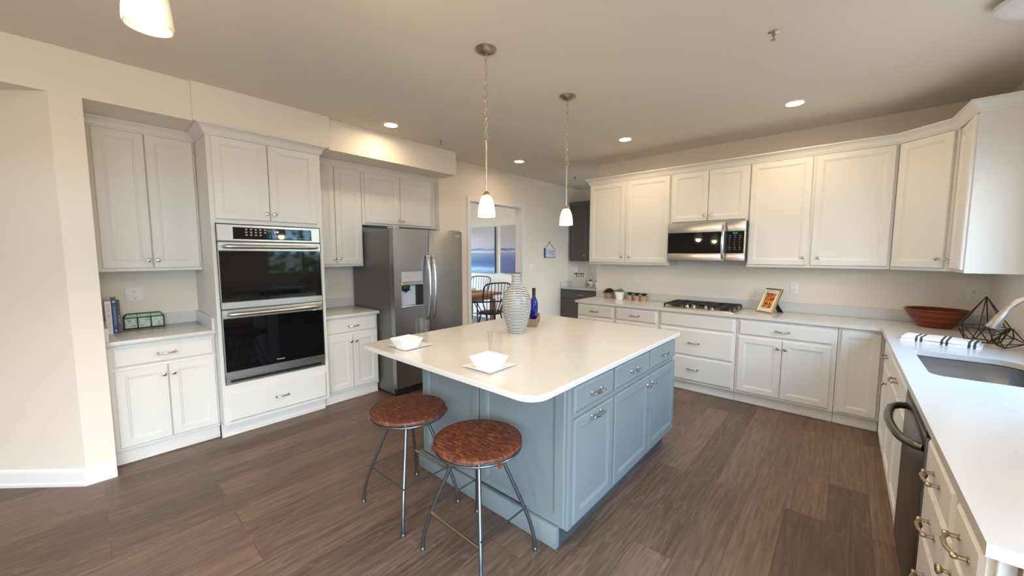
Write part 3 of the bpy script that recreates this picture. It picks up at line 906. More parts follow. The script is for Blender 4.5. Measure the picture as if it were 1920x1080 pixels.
# diagonal corner upper cabinet
dc = thing('corner_wall_cabinet', 'white diagonal upper cabinet in the corner above the wooden bowl', 'cabinet', (0.289, YUF, 0), math.atan2(4.372 - 4.637, 0.58 - 0.289))
dw_ = math.hypot(0.291, 0.265)
ca, sa = 0.291 / dw_, -0.265 / dw_
def loc_d(x, y):
    dx, dy = x - 0.289, y - YUF
    return (dx * ca + dy * sa, -dx * sa + dy * ca)
bm = new(); poly_prism(bm, [loc_d(*p) for p in ((0.289, YUF), (0.58, 4.372), (0.9, 4.372), (0.9, 4.945), (0.289, 4.945))], 1.391, 2.46); obj('body', bm, CABW, dc)
bm = new(); ring_panel(bm, 0.016, 1.414, dw_ - 0.016, 2.444, DOORP); dd = obj('door', bm, CABW, dc, sharp=14)
obj('knob', knob_bm(dw_ - 0.045, 1.487), NICKEL, dd, 'round metal knob')
# narrow upper cabinet on the right wall; its end panel faces the room
cabinet('wall_cabinet', 'narrow white upper cabinet on the right wall with a plain blank side', 'cabinet', (0.605, 4.366, 0), -R90, 0.4, 0.298, 1.391, 2.46,
        doors=[(0.012, 0.388, 1.414, 2.444, (0.04, 1.487))])

# microwave
mw = thing('microwave', 'stainless over-the-range microwave above the cooktop', 'microwave', (-1.578, 4.545, 0), 0)
W_ = 0.785
bm = new(); box(bm, 0.002, 0.02, 1.449, W_ - 0.002, 0.40, 1.872, 0.003, 1); obj('case', bm, STEELD, mw)
bm = new(); box(bm, 0, 0, 1.765, 0.597, 0.02, 1.868, 0.004, 2); box(bm, 0, 0, 1.452, 0.597, 0.02, 1.533, 0.004, 2); box(bm, 0, 0.003, 1.533, 0.597, 0.02, 1.765)
md = obj('door', bm, STEEL, mw)
bm = new(); box(bm, 0.003, -0.001, 1.5335, 0.594, 0.003, 1.7645); obj('glass_pane', bm, BLKGLASS, md, 'black glass window')
bm = new()
pts = smooth_path([(0.585, -0.002, 1.462), (0.585, -0.03, 1.49), (0.585, -0.048, 1.57), (0.585, -0.052, 1.66), (0.585, -0.048, 1.75), (0.585, -0.03, 1.83), (0.585, -0.002, 1.856)], 6)
tube(bm, pts, [0.008 + 0.008 * min(1, min(i, len(pts) - 1 - i) / 5) for i in range(len(pts))], 14); obj('handle', bm, CHROME, md, 'curved vertical handle')
bm = new(); box(bm, 0.6, 0, 1.765, W_, 0.02, 1.868, 0.004, 2); box(bm, 0.6, 0, 1.452, W_, 0.02, 1.533, 0.004, 2); box(bm, 0.6, 0.001, 1.533, W_, 0.02, 1.765)
cpn = obj('control_panel', bm, STEEL, mw)
bm = new(); box(bm, 0.601, -0.001, 1.5335, W_ - 0.012, 0.001, 1.7645); tp = obj('touch_panel', bm, BLKGLASS, cpn)
bm = new(); box(bm, 0.668, -0.0018, 1.738, 0.71, -0.0011, 1.752); obj('display', bm, GREENDISP, tp, 'small green display')
bm = new()
for r_ in range(8):
    for c_ in range(3):
        xx = 0.634 + c_ * 0.047; zz = 1.716 - r_ * 0.0205
        box(bm, xx, -0.0018, zz, xx + (0.018 if r_ in (0, 1, 6, 7) else 0.008), -0.0011, zz + 0.005)
obj('key_marks', bm, mat('dim_key_marks', (0.25, 0.25, 0.25), 0.5), tp)

# ------------------------------------------------------------------ right run (local x runs towards the camera)
XRF = 0.282
cabinet('base_cabinet', 'white right-hand base cabinet next to the corner, under the folded towel', 'cabinet', (XRF, 4.05, 0), -R90, 0.496, 0.62, 0.105, 0.883,
        doors=[(0.02, 0.476, 0.131, 0.694, (0.40, 0.62))], drawers=[(0.02, 0.476, 0.717, 0.855, 0.27)], toe=0.045, metal=BRONZE)
cabinet('sink_base_cabinet', 'white two door base cabinet under the sink', 'cabinet', (XRF, 3.551, 0), -R90, 0.92, 0.62, 0.105, 0.883,
        doors=[(0.02, 0.457, 0.131, 0.694, (0.43, 0.62)), (0.463, 0.9, 0.131, 0.694, (0.49, 0.62))], drawers=[(0.02, 0.9, 0.717, 0.855, True)], toe=0.045, metal=BRONZE, hollow='top')
bm = new(); box(bm, XRF, 4.053, 0.105, XRF + 0.02, 4.355, 0.883); box(bm, XRF + 0.045, 4.053, 0, XRF + 0.06, 4.40, 0.105)
tag(obj('corner_filler', bm, CABW), 'plain white filler strip in the inside corner of the base cabinets', 'filler panel')
cabinet('drawer_cabinet', 'white four drawer base cabinet beside the dishwasher', 'cabinet', (XRF, 2.012, 0), -R90, 0.46, 0.62, 0.105, 0.883,
        drawers=[(0.015, 0.443, 0.722, 0.855, True), (0.015, 0.443, 0.528, 0.708, True), (0.015, 0.443, 0.334, 0.514, True), (0.015, 0.443, 0.13, 0.32, True)], toe=0.045, metal=BRONZE)
cabinet('base_cabinet', 'narrow white base cabinet at the near end of the right counter', 'cabinet', (XRF, 1.549, 0), -R90, 0.289, 0.62, 0.105, 0.883,
        doors=[(0.02, 0.27, 0.13, 0.708, (0.045, 0.655))], drawers=[(0.02, 0.27, 0.722, 0.855, True)], toe=0.045, metal=BRONZE)
bm = new(); box(bm, 0.325, 1.228, 0.0, 0.90, 1.2575, 0.883, 0.002, 1)
ep = obj('end_panel', bm, CABW); tag(ep, 'white end panel closing the near end of the right counter', 'panel')
bm = new(); box(bm, 0.309, 1.234, 0.0, 0.3249, 1.2575, 0.883); obj('raw_edge', bm, PINKWOOD, ep, 'raw brown wood edge')

# dishwasher
dwm = thing('dishwasher', 'dark stainless dishwasher with a bowed handle in the right counter', 'dishwasher', (0.26, 2.628, 0), -R90)
bm = new(); box(bm, 0.004, 0.03, 0.1, 0.606, 0.60, 0.872); obj('tub', bm, STEELD, dwm)
bm = new(); box(bm, 0.003, -0.002, 0.112, 0.607, 0.028, 0.845, 0.004, 2); ddr = obj('door', bm, STEELK, dwm, 'dark brushed steel door')
bm = new(); box(bm, 0.003, 0.0, 0.847, 0.607, 0.03, 0.876, 0.002, 1); obj('control_strip', bm, BLK, ddr, 'black control strip')
bm = new()
pts = smooth_path([(0.04, -0.002, 0.79), (0.055, -0.03, 0.79), (0.13, -0.062, 0.79), (0.305, -0.078, 0.79), (0.48, -0.062, 0.79), (0.555, -0.03, 0.79), (0.57, -0.002, 0.79)], 6)
tube(bm, pts, 0.0155, 14); obj('handle', bm, STEELK, ddr, 'bowed tube handle')
bm = new(); box(bm, 0.004, 0.06, 0.0, 0.606, 0.08, 0.1); obj('toe_kick', bm, BLK, dwm)

# L-shaped countertop with sink cut-out
ct = thing('countertop', 'long L-shaped white quartz countertop with cooktop and sink', 'countertop', (0, 0, 0))
SINKR = [0.06, 0.08, 0.13, 0.025]
bm = new()
outer = [(-2.70, 4.338)] + [(0.226, 4.338), (0.238, 4.336), (0.247, 4.329), (0.253, 4.32), (0.2555, 4.308)] + [(0.2555, 1.2167), (0.904, 1.2167), (0.904, 4.949), (-2.70, 4.949)]
hole = list(reversed(round_rect(0.352, 2.80, 0.775, 3.46, SINKR)))
poly_prism(bm, outer, 0.884, 0.914, [hole])
obj('slab', bm, QUARTZ, ct)
bm = new(); box(bm, -2.70, 4.929, 0.914, 0.885, 4.949, 1.012, 0.002, 1); box(bm, 0.885, 1.22, 0.914, 0.904, 4.949, 1.012, 0.002, 1); obj('backsplash', bm, QUARTZ, ct)

# sink
sk = thing('sink', 'stainless undermount sink set in the right counter', 'sink', (0, 0, 0))
bm = new()
loops = []
for (ins, z, r) in ((-0.008, 0.883, 0.08), (-0.004, 0.878, 0.08), (0.0, 0.72, 0.08), (0.012, 0.695, 0.085), (0.045, 0.684, 0.09)):
    loops.append([bm.verts.new((x, y, z)) for x, y in round_rect(0.352 + ins, 2.80 + ins, 0.775 - ins, 3.46 - ins, [q + r - 0.08 for q in SINKR], 8)])
for a, b in zip(loops, loops[1:]):
    n_ = len(a)
    for k in range(n_):
        bm.faces.new((a[k], a[(k + 1) % n_], b[(k + 1) % n_], b[k]))
bm.faces.new(loops[-1])
bs = obj('basin', bm, SINKST, sk)
md_ = bs.modifiers.new('thickness', 'SOLIDIFY'); md_.thickness = 0.0015; md_.offset = 0
bm = new(); lathe(bm, [(0.042, 0.6852), (0.042, 0.688), (0.03, 0.687), (0.02, 0.6855)], 24, (0.56, 3.12, 0)); obj('drain', bm, CHROME, sk)

# faucet
fa = thing('faucet', 'satin nickel pull-down faucet arching over the sink', 'faucet', (0.835, 3.15, 0.914))
bm = new(); lathe(bm, [(0.03, 0), (0.03, 0.008), (0.024, 0.014), (0.022, 0.11), (0.018, 0.125), (0.014, 0.13)], 24); obj('base', bm, FAUCET, fa)
bm = new()
pts = smooth_path([(0, 0, 0.12), (0, 0, 0.26), (-0.012, 0, 0.335), (-0.05, 0, 0.39), (-0.095, 0, 0.40), (-0.14, 0, 0.382), (-0.18, 0, 0.345), (-0.203, 0, 0.305)], 6)
tube(bm, pts, 0.0125, 16); obj('spout', bm, FAUCET, fa)
bm = new(); tube(bm, [(-0.199, 0, 0.312), (-0.204, 0, 0.302), (-0.21, 0, 0.29), (-0.238, 0, 0.222), (-0.24, 0, 0.217)], [0.0145, 0.0155, 0.0165, 0.0265, 0.024], 20); obj('spray_head', bm, FAUCET, fa, 'flared spray head')
bm = new(); tube(bm, [(0, 0.02, 0.075), (0, 0.05, 0.085), (0.0, 0.095, 0.12)], [0.01, 0.008, 0.006], 12); obj('lever', bm, FAUCET, fa)

# cooktop
ck = thing('gas_cooktop', 'stainless gas cooktop with black grates and four steel knobs', 'cooktop', (-1.203, 4.655, 0.914))
bm = new(); poly_prism(bm, round_rect(-0.372, -0.26, 0.372, 0.255, 0.012, 3), 0.0, 0.006); poly_prism(bm, round_rect(-0.35, -0.238, 0.35, 0.233, 0.02, 3), 0.006, 0.011)
obj('pan', bm, mat('satin_steel_pan', (0.62, 0.57, 0.48), 0.3, 1.0), ck)
bspots = [(-0.25, -0.11, 0.034), (-0.25, 0.12, 0.04), (0.0, 0.075, 0.052), (0.25, 0.12, 0.04), (0.25, -0.11, 0.034)]
for (xx, yy, r) in bspots:
    bm = new(); lathe(bm, [(r + 0.014, 0.011), (r + 0.012, 0.016), (r, 0.018), (r, 0.024), (r - 0.006, 0.028)], 24, (xx, yy, 0)); obj('burner', bm, IRON, ck, 'black burner')
for (xa, xb) in ((-0.345, -0.125), (-0.115, 0.115), (0.125, 0.345)):
    bm = new(); zt = 0.05; w = 0.007
    ya = -0.225 if abs(xa + xb) > 0.05 else -0.06
    for yy in (ya, 0.22):
        box(bm, xa, yy - w, zt - 0.014, xb, yy + w, zt, 0.003, 1)
    for xx in (xa, xb):
        box(bm, xx - w, ya, zt - 0.014, xx + w, 0.22, zt, 0.003, 1)
    xm = (xa + xb) / 2
    box(bm, xm - w, ya, zt - 0.01, xm + w, 0.22, zt + 0.004, 0.003, 1)
    for yy in ((ya + 0.22) / 2, ya + 0.10 if ya < -0.1 else 0.02, 0.12):
        box(bm, xa, yy - w, zt - 0.01, xb, yy + w, zt + 0.004, 0.003, 1)
    for xx in (xa, xb):
        for yy in (ya, 0.22, (ya + 0.22) / 2):
            box(bm, xx - 0.008, yy - 0.008, 0.0112, xx + 0.008, yy + 0.008, zt - 0.002)
    obj('grate', bm, IRON, ck, 'black cast iron grate')
for xx in (-0.118, -0.052, 0.073, 0.14):
    bm = new(); lathe(bm, [(0.024, 0.0112), (0.024, 0.014), (0.019, 0.018), (0.017, 0.034), (0.014, 0.037)], 20, (xx, -0.15 + 0.02 * (abs(xx) < 0.1), 0))
    box(bm, xx - 0.003, -0.172, 0.034, xx + 0.003, -0.115, 0.046, 0.002, 1)
    obj('knob', bm, CHROME, ck, 'steel control knob')

# ------------------------------------------------------------------ island
isl = thing('island_cabinet', 'blue-grey kitchen island cabinet with three drawers and doors', 'kitchen island', (-0.989, 1.547, 0), R90)
IW, ID = 1.508, 1.211
bm = new(); box(bm, 0, 0, 0.105, IW, ID, 0.883, 0.002, 1); obj('body', bm, CABB, isl)
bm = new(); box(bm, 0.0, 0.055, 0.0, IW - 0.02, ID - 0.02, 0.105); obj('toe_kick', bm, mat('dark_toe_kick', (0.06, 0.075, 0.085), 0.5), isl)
for (x0_, x1_, hk) in ((0.029, 0.448, 'pull'), (0.473, 0.988, (0.958, 0.63)), (1.005, 1.5, (1.04, 0.63))):
    bm = new(); ring_panel(bm, x0_, 0.137, x1_, 0.69, DOORP); d_ = obj('door', bm, CABB, isl, sharp=14)
    if hk == 'pull':
        obj('handle', pull_bm((x0_ + x1_) / 2, 0.662), CHROME, d_, 'polished bow handle')
    else:
        obj('knob', knob_bm(*hk), CHROME, d_, 'polished round knob')
    bm = new(); ring_panel(bm, x0_, 0.722, x1_, 0.857, DRAWP); d_ = obj('drawer', bm, CABB, isl, sharp=14)
    obj('handle', pull_bm((x0_ + x1_) / 2, 0.79), CHROME, d_, 'polished bow handle')
# seating side: two framed panels and a skirting board; this side is the local plane x=0 facing -x
for (ya, yb) in ((0.012, 0.620), (0.634, 1.199)):
    bm = new()
    prof = [(0, 0), (0, 0.017), (0.003, 0.02), (0.055, 0.02), (0.058, 0.013), (0.064, 0.013), (0.068, 0.006)]
    rings = []
    for ins, h in prof:
        rings.append([bm.verts.new((-h, yy, zz)) for yy, zz in ((ya + ins, 0.125 + ins), (yb - ins, 0.125 + ins), (yb - ins, 0.872 - ins), (ya + ins, 0.872 - ins))])
    bm.faces.new(rings[0])
    for a, b in zip(rings, rings[1:]):
        for k in range(4):
            bm.faces.new((a[k], a[(k + 1) % 4], b[(k + 1) % 4], b[k]))
    bm.faces.new(rings[-1])
    obj('side_panel', bm, CABB, isl, sharp=14)
bm = new(); box(bm, -0.034, 0.047, 0.0, -0.0005, ID + 0.03, 0.118, 0.004, 2); box(bm, 0.0, ID, 0.0, IW, ID + 0.03, 0.118, 0.004, 2); obj('skirting_board', bm, CABB, isl)

it = thing('island_countertop', 'white quartz island top with rounded corners', 'countertop', (0, 0, 0))
bm = new(); poly_prism(bm, round_rect(-2.4393, 1.209, -0.9425, 3.08, [0.05, 0.1, 0.03, 0.05], 8), 0.884, 0.914)
sl = obj('slab', bm, QUARTZ, it)
bv = sl.modifiers.new('edge', 'BEVEL'); bv.width = 0.004; bv.segments = 2; bv.limit_method = 'ANGLE'; bv.angle_limit = radians(50)

# ------------------------------------------------------------------ bar stools
def make_stool(label, loc, rz):
    t = thing('bar_stool', label, 'stool', loc, rz, 'round leather bar stools at the island')
    R = 0.222
    bm = new(); lathe(bm, [(0.02, 0.581), (R - 0.01, 0.581), (R - 0.001, 0.585), (R, 0.591), (R - 0.003, 0.598), (R - 0.014, 0.603), (R - 0.04, 0.605), (0.1, 0.602), (0.02, 0.6)], 48); s = obj('seat', bm, LEATHER, t, 'reddish brown leather seat')
    bm = new()
    tube(bm, [((R - 0.004) * cos(2 * pi * k / 48), (R - 0.004) * sin(2 * pi * k / 48), 0.6) for k in range(48)], 0.0022, 6, True); obj('seam', bm, LEATHER, s)
    bm = new()
    tube(bm, [((R - 0.006) * cos(2 * pi * k / 48), (R - 0.004) * sin(2 * pi * k / 48), 0.571) for k in range(48)], 0.0065, 8, True)
    for a in (pi / 4, 3 * pi / 4):
        tube(bm, [(-(R - 0.006) * cos(a), -(R - 0.006) * sin(a), 0.571), ((R - 0.006) * cos(a), (R - 0.006) * sin(a), 0.571)], 0.0055, 8)
    obj('seat_ring', bm, TUBE, t, 'grey metal ring under the seat')
    bm = new()
    for a in (-2.2, -0.3):
        box(bm, R * cos(a) - 0.007, R * sin(a) - 0.007, 0.553, R * cos(a) + 0.007, R * sin(a) + 0.007, 0.585, 0.002, 1)
    obj('tie_strap', bm, LEATHER, s)
    K = {}
    for i, (sx, sy) in enumerate(((-1, -1), (1, -1), (1, 1), (-1, 1))):
        hx, hy = 0.217 * sx, 0.192 * sy
        def at(f, z): return (hx * f, hy * f, z)
        pts = smooth_path([at(0.34, 0.562), at(0.36, 0.54), at(0.47, 0.46), at(0.83, 0.215), at(0.93, 0.13), at(0.985, 0.06), at(1.0, 0.006)], 5)
        bm = new(); tube(bm, pts, 0.0095, 12); lathe(bm, [(0.0125, 0), (0.0125, 0.014), (0.0105, 0.017)], 12, (hx, hy, 0.0))
        obj('leg', bm, TUBE, t, 'bent grey metal leg')
        K[i] = at(0.84, 0.205)
    for i in range(4):
        bm = new(); a, b = Vector(K[i]), Vector(K[(i + 1) % 4])
        if i == 0:
            tube(bm, [a, b], 0.0085, 10)
        else:
            dz = Vector((0, 0, 0.03 if i != 2 else 0.03))
            tube(bm, [a + dz, b + dz], 0.0045, 8)
        obj('footrest' if i == 0 else 'stretcher', bm, TUBE if i else BRONZE, t)
    return t


st = make_stool('round leather bar stool nearer the camera, by the island corner', (-1.335, 1.255, 0), 0.0)
dup(st, (-1.925, 1.24, 0), pi, 'round leather bar stool further left, toward the ovens')

# ------------------------------------------------------------------ things on the island
vz = thing('vase', 'tall striped blue and white vase on the island', 'vase', (-1.885, 2.19, 0.914))
bm = new()
prof = [(0.05, 0.0), (0.063, 0.003), (0.069, 0.02), (0.088, 0.085), (0.104, 0.15), (0.1125, 0.215), (0.108, 0.27), (0.094, 0.315), (0.068, 0.352), (0.046, 0.378), (0.039, 0.395), (0.038, 0.435), (0.041, 0.455), (0.043, 0.463), (0.04, 0.465), (0.034, 0.46), (0.032, 0.43), (0.033, 0.39)]
sp_ = smooth_path([(r, 0, z) for r, z in prof], 5)
lathe(bm, [(p.x, p.z) for p in sp_], 56); obj('body', bm, VASE, vz)

tr = thing('serving_tray', 'woven seagrass tray behind the vase', 'tray', (-1.905, 2.475, 0.914), 0.58)
bm = new(); TW, TD = 0.22, 0.36
box(bm, -TW, 0, 0, 0, TD, 0.01, 0.002, 1)
tb_ = obj('base', bm, BASKET, tr)
bm = new()
for (a, b, c, d) in ((-TW, 0, 0, 0.012), (-TW, TD - 0.012, 0, TD), (-TW, 0.012, -TW + 0.012, TD - 0.012), (-0.012, 0.012, 0, TD - 0.012)):
    box(bm, a, b, 0.01, c, d, 0.066, 0.003, 1)
obj('rim', bm, BASKET, tr)
def bottle(label, x, y):
    b = thing('wine_bottle', label, 'bottle', (x, y, 0.925), 0.3)
    bm = new(); lathe(bm, [(0.025, 0), (0.034, 0.003), (0.0355, 0.01), (0.0355, 0.165), (0.033, 0.185), (0.022, 0.21), (0.015, 0.225), (0.0138, 0.24), (0.0138, 0.285)], 32); obj('glass', bm, COBALT, b)
    bm = new(); lathe(bm, [(0.0155, 0.228), (0.0155, 0.292), (0.0165, 0.294), (0.0165, 0.3), (0.015, 0.302)], 24); obj('foil_capsule', bm, FOIL, b, 'black foil over the neck')
    return b
bottle('cobalt blue wine bottle standing in the woven tray', -2.046, 2.61)
# a glass goblet rim behind the vase
gb = thing('stemmed_glass', 'pale blue glass just behind the right side of the vase', 'glass', (-1.985, 2.53, 0.925))
bm = new(); lathe(bm, [(0.03, 0), (0.03, 0.003), (0.005, 0.008), (0.004, 0.07), (0.02, 0.085), (0.036, 0.115), (0.038, 0.15), (0.033, 0.185), (0.0318, 0.185), (0.0365, 0.15), (0.0345, 0.117), (0.019, 0.089), (0.003, 0.075)], 32); obj('bowl', bm, thin_glass('pale_blue_glass', (0.62, 0.7, 0.95)), gb)

def square_plate(label, x, y, rz):
    bm = new(); s = 0.103
    loops = []
    for (h, z) in ((s - 0.035, 0.0), (s - 0.03, 0.0), (s, 0.0095), (s + 0.001, 0.0115), (s - 0.002, 0.0125), (s - 0.032, 0.0045)):
        loops.append([bm.verts.new((a, b, z)) for a, b in round_rect(-h, -h, h, h, 0.007, 3)])
    bm.faces.new(list(reversed(loops[0])))
    for a, b in zip(loops, loops[1:]):
        for k in range(len(a)):
            bm.faces.new((a[k], a[(k + 1) % len(a)], b[(k + 1) % len(a)], b[k]))
    bm.faces.new(loops[-1])
    o = obj('square_plate', bm, CERAM); o.location = (x, y, 0.914); o.rotation_euler = (0, 0, rz)
    return tag(o, label, 'plate', 'square white plates on the island')
def square_bowl(label, x, y, rz):
    bm = new()
    loops = []
    for (h, z) in ((0.044, 0.0), (0.046, 0.0), (0.076, 0.064), (0.0765, 0.067), (0.073, 0.067), (0.043, 0.008)):
        loops.append([bm.verts.new((a, b, z)) for a, b in round_rect(-h, -h, h, h, 0.006, 3)])
    bm.faces.new(list(reversed(loops[0])))
    for a, b in zip(loops, loops[1:]):
        for k in range(len(a)):
            bm.faces.new((a[k], a[(k + 1) % len(a)], b[(k + 1) % len(a)], b[k]))
    bm.faces.new(loops[-1])
    o = obj('square_bowl', bm, CERAM); o.location = (x, y, 0.9185); o.rotation_euler = (0, 0, rz)
    return tag(o, label, 'bowl', 'square white bowls on the island')
square_plate('square white plate near the rounded front corner of the island', -1.415, 1.417, 0.03)
square_bowl('flared square white bowl by the rounded front corner of the island', -1.385, 1.385, 0.03)
square_plate('square white plate at the left end of the island, toward the fridge', -2.135, 1.40, 0.06)
square_bowl('flared square white bowl at the left end of the island, toward the fridge', -2.09, 1.345, 0.06)
def tumbler(label, x, y, r0, r1, h):
    bm = new(); lathe(bm, [(r0 - 0.004, 0), (r0, 0.003), (r1, h - 0.001), (r1 - 0.0009, h), (r1 - 0.0024, h - 0.001), (r0 - 0.003, 0.012), (r0 - 0.01, 0.009)], 40)
    o = obj('glass_tumbler', bm, GLASSW); o.location = (x, y, 0.9142)
    return tag(o, label, 'glass', 'clear glass tumblers on the island')
tumbler('clear glass tumbler behind the bowl at the left end, against the fridge', -2.185, 1.525, 0.034, 0.045, 0.158)
tumbler('clear glass tumbler behind the bowl at the front corner', -1.555, 1.607, 0.035, 0.046, 0.14)

# ------------------------------------------------------------------ pendants and other lights
def warm_spot(name, loc, power, size=0.12, spread=175):
    l = bpy.data.lights.new(name, 'AREA'); l.shape = 'DISK'; l.size = size; l.energy = power; l.color = WARM; l.spread = radians(spread)
    o = bpy.data.objects.new(name, l); o.location = loc; COL.objects.link(o)
    return o
def warm_bulb(name, loc, power, r=0.02):
    l = bpy.data.lights.new(name, 'POINT'); l.energy = power; l.color = WARM; l.shadow_soft_size = r
    o = bpy.data.objects.new(name, l); o.location = loc; COL.objects.link(o)
    return o


def make_pendant(label, x, y):
    t = thing('pendant_light', label, 'pendant lamp', (x, y, 0), 0, 'pendant lights over the island')
    bm = new(); lathe(bm, [(0.066, CEILZ - 0.0005), (0.066, CEILZ - 0.004), (0.058, CEILZ - 0.014), (0.035, CEILZ - 0.025), (0.014, CEILZ - 0.031), (0.01, CEILZ - 0.036), (0.004, CEILZ - 0.04)], 32); obj('canopy', bm, BRONZE, t, 'brushed nickel ceiling canopy')
    bm = new()
    ztop, zbot = CEILZ - 0.036, 2.268
    nl = 17; st_ = (ztop - zbot) / nl
    for k in range(nl):
        zc = ztop - (k + 0.5) * st_; h = st_ * 0.62; w = 0.0085
        a = (k % 2) * pi / 2 + 0.4
        pts = []
        for q in range(16):
            th = 2 * pi * q / 16
            px = w * cos(th); pz = (h - w) * (1 if sin(th) > 0 else -1) * (0 if abs(sin(th)) < 1e-6 else 1) + w * sin(th)
            pts.append((px * cos(a), px * sin(a), zc + pz))
        tube(bm, pts, 0.0017, 6, True)
    obj('chain', bm, NICKEL, t)
    bm = new(); tube(bm, [(0.014 * cos(2 * pi * k / 20), 0, 2.259 + 0.014 * sin(2 * pi * k / 20)) for k in range(20)], 0.0025, 6, True); lathe(bm, [(0.006, 2.238), (0.008, 2.242), (0.004, 2.247)], 12); obj('loop', bm, NICKEL, t)
    bm = new(); lathe(bm, [(0.0055, 1.915), (0.0055, 2.24)], 14); obj('rod', bm, NICKEL, t)
    bm = new(); lathe(bm, [(0.026, 1.892), (0.0265, 1.897), (0.022, 1.908), (0.012, 1.918), (0.006, 1.922)], 24); obj('socket_cap', bm, NICKEL, t)
    bm = new()
    pr = [(0.0555, 0.0), (0.0545, 0.03), (0.049, 0.075), (0.038, 0.113), (0.026, 0.132), (0.02, 0.136)]
    pp = smooth_path([(r, 0, z) for r, z in pr], 4)
    lathe(bm, [(p.x, p.z) for p in pp] + [(p.x - 0.003, p.z - 0.001 if p.z > 0.1 else p.z + 0.001) for p in reversed(pp)], 36, cap0=False, cap1=False)
    s = obj('shade', bm, SHADE, t, 'glowing frosted glass shade'); s.location = (0, 0, 1.762)
    bm = new(); lathe(bm, [(0.008, 0.118), (0.012, 0.1), (0.022, 0.07), (0.024, 0.055), (0.018, 0.038), (0.006, 0.03)], 20, (0, 0, 1.762)); obj('bulb', bm, SOFTBULB, t, 'glowing bulb')
    warm_bulb('pendant_bulb_light', (x, y, 1.755), PEND_W, 0.03)
    return t


p1 = make_pendant('nearer pendant lamp, left one of the pair hanging over the island', -1.753, 1.74)
dup(p1, (-1.76, 2.672, 0), 0, 'further pendant lamp, right one of the pair hanging over the island')
warm_bulb('pendant_bulb_light', (-1.76, 2.672, 1.755), PEND_W, 0.03)


def make_recessed(label, x, y):
    t = thing('recessed_light', label, 'ceiling light', (x, y, 0), 0, 'recessed ceiling lights')
    bm = new(); lathe(bm, [(0.062, CEILZ - 0.0005), (0.062, CEILZ - 0.005), (0.072, CEILZ - 0.006), (0.08, CEILZ - 0.003), (0.081, CEILZ - 0.0005)], 36, cap0=False, cap1=False); obj('trim_ring', bm, PLASTIC, t, 'white trim ring')
    bm = new(); lathe(bm, [(0.062, CEILZ - 0.0008), (0.062, CEILZ - 0.0045)], 36); obj('lens', bm, BULB, t, 'glowing lens')
    return t


RL = [(-3.43, 2.09, 'recessed ceiling light closest to the soffit, above the oven'), (-3.425, 4.03, 'recessed ceiling light furthest away, near the doorway'),
      (-1.907, 4.05, 'recessed ceiling light between the far pendant and the upper cabinets'), (-0.4, 4.05, 'recessed ceiling light furthest right, above the framed picture'),
      (-0.4, 2.08, 'added unseen recessed light just above the top of the view, over the walkway'), (-0.4, 0.3, 'added unseen recessed light right over the camera'),  # two unseen downlights added to spread warm light over floor and base cabinets
      (-2.5, -1.5, 'added unseen recessed light behind the camera, warming the angled wall')]  # unseen fixture added to warm and brighten the angled wall
r0 = None
for x, y, lb in RL:
    if r0 is None:
        r0 = make_recessed(lb, x, y)
    else:
        dup(r0, (x, y, 0), 0, lb)
    warm_spot('recessed_lamp', (x, y, CEILZ - 0.012), LAMP_W * (0.55 if x < -3 else 1.6 if y < -1 else 1.0))

# flush dome over the sink
fd = thing('flush_ceiling_light', 'unlit white glass dome light on the ceiling over the sink', 'ceiling light', (0.63, 3.14, 0))
bm = new(); lathe(bm, [(0.10, CEILZ - 0.0005), (0.105, CEILZ - 0.02), (0.07, CEILZ - 0.03)], 32); obj('base_plate', bm, NICKEL, fd)
bm = new(); lathe(bm, [(0.13, CEILZ - 0.028), (0.145, CEILZ - 0.035), (0.142, CEILZ - 0.055), (0.115, CEILZ - 0.08), (0.06, CEILZ - 0.098), (0.01, CEILZ - 0.102)], 40); obj('dome', bm, DOME, fd)

# chandelier at the upper left: one of its three glass shades hangs into view
HX, HY, HZ = -1.2, -0.02, 2.112
hl = thing('chandelier', 'chandelier close by at the upper left, one glowing bell shade in view', 'chandelier', (HX, HY, 0))
bm = new(); lathe(bm, [(0.012, HZ + 0.1), (0.03, HZ + 0.12), (0.034, HZ + 0.17), (0.016, HZ + 0.22), (0.008, HZ + 0.25), (0.008, CEILZ - 0.03), (0.055, CEILZ - 0.015), (0.06, CEILZ - 0.001)], 24); obj('stem', bm, NICKEL, hl)
CLIT = mat('cream_lit_glass', (0.85, 0.78, 0.6), 0.35, emit=((1.0, 0.84, 0.55), 0.15))
for k in range(3):
    a = radians(140.2 + 120 * k); ax, ay = 0.273 * cos(a), 0.273 * sin(a)
    bm = new(); tube(bm, smooth_path([(0.02 * cos(a), 0.02 * sin(a), HZ + 0.14), (ax * 0.4, ay * 0.4, HZ + 0.12), (ax * 0.75, ay * 0.75, HZ + 0.2), (ax * 0.97, ay * 0.97, HZ + 0.25), (ax, ay, HZ + 0.205)], 6), 0.007, 8)
    lathe(bm, [(0.024, HZ + 0.176), (0.025, HZ + 0.184), (0.014, HZ + 0.2), (0.008, HZ + 0.21)], 20, (ax, ay, 0)); arm_ = obj('arm', bm, NICKEL, hl)
    bm = new()
    pr = [(0.05, 0.0), (0.0515, 0.012), (0.0485, 0.05), (0.041, 0.1), (0.03, 0.15), (0.02, 0.18)]
    pp = smooth_path([(r, 0, z) for r, z in pr], 4)
    lathe(bm, [(p.x, p.z) for p in pp] + [(p.x - 0.003, p.z) for p in reversed(pp)], 40, (ax, ay, HZ), cap0=False, cap1=False); obj('shade', bm, CLIT, hl, 'cream glass shade')
    bm = new(); lathe(bm, [(0.008, 0.14), (0.014, 0.11), (0.026, 0.075), (0.028, 0.055), (0.02, 0.032), (0.006, 0.022)], 24, (ax, ay, HZ)); obj('bulb', bm, SOFTBULB, hl, 'glowing bulb')

warm_bulb('chandelier_light', (HX, HY, HZ + 0.03), CHAND_W * 3, 0.09)

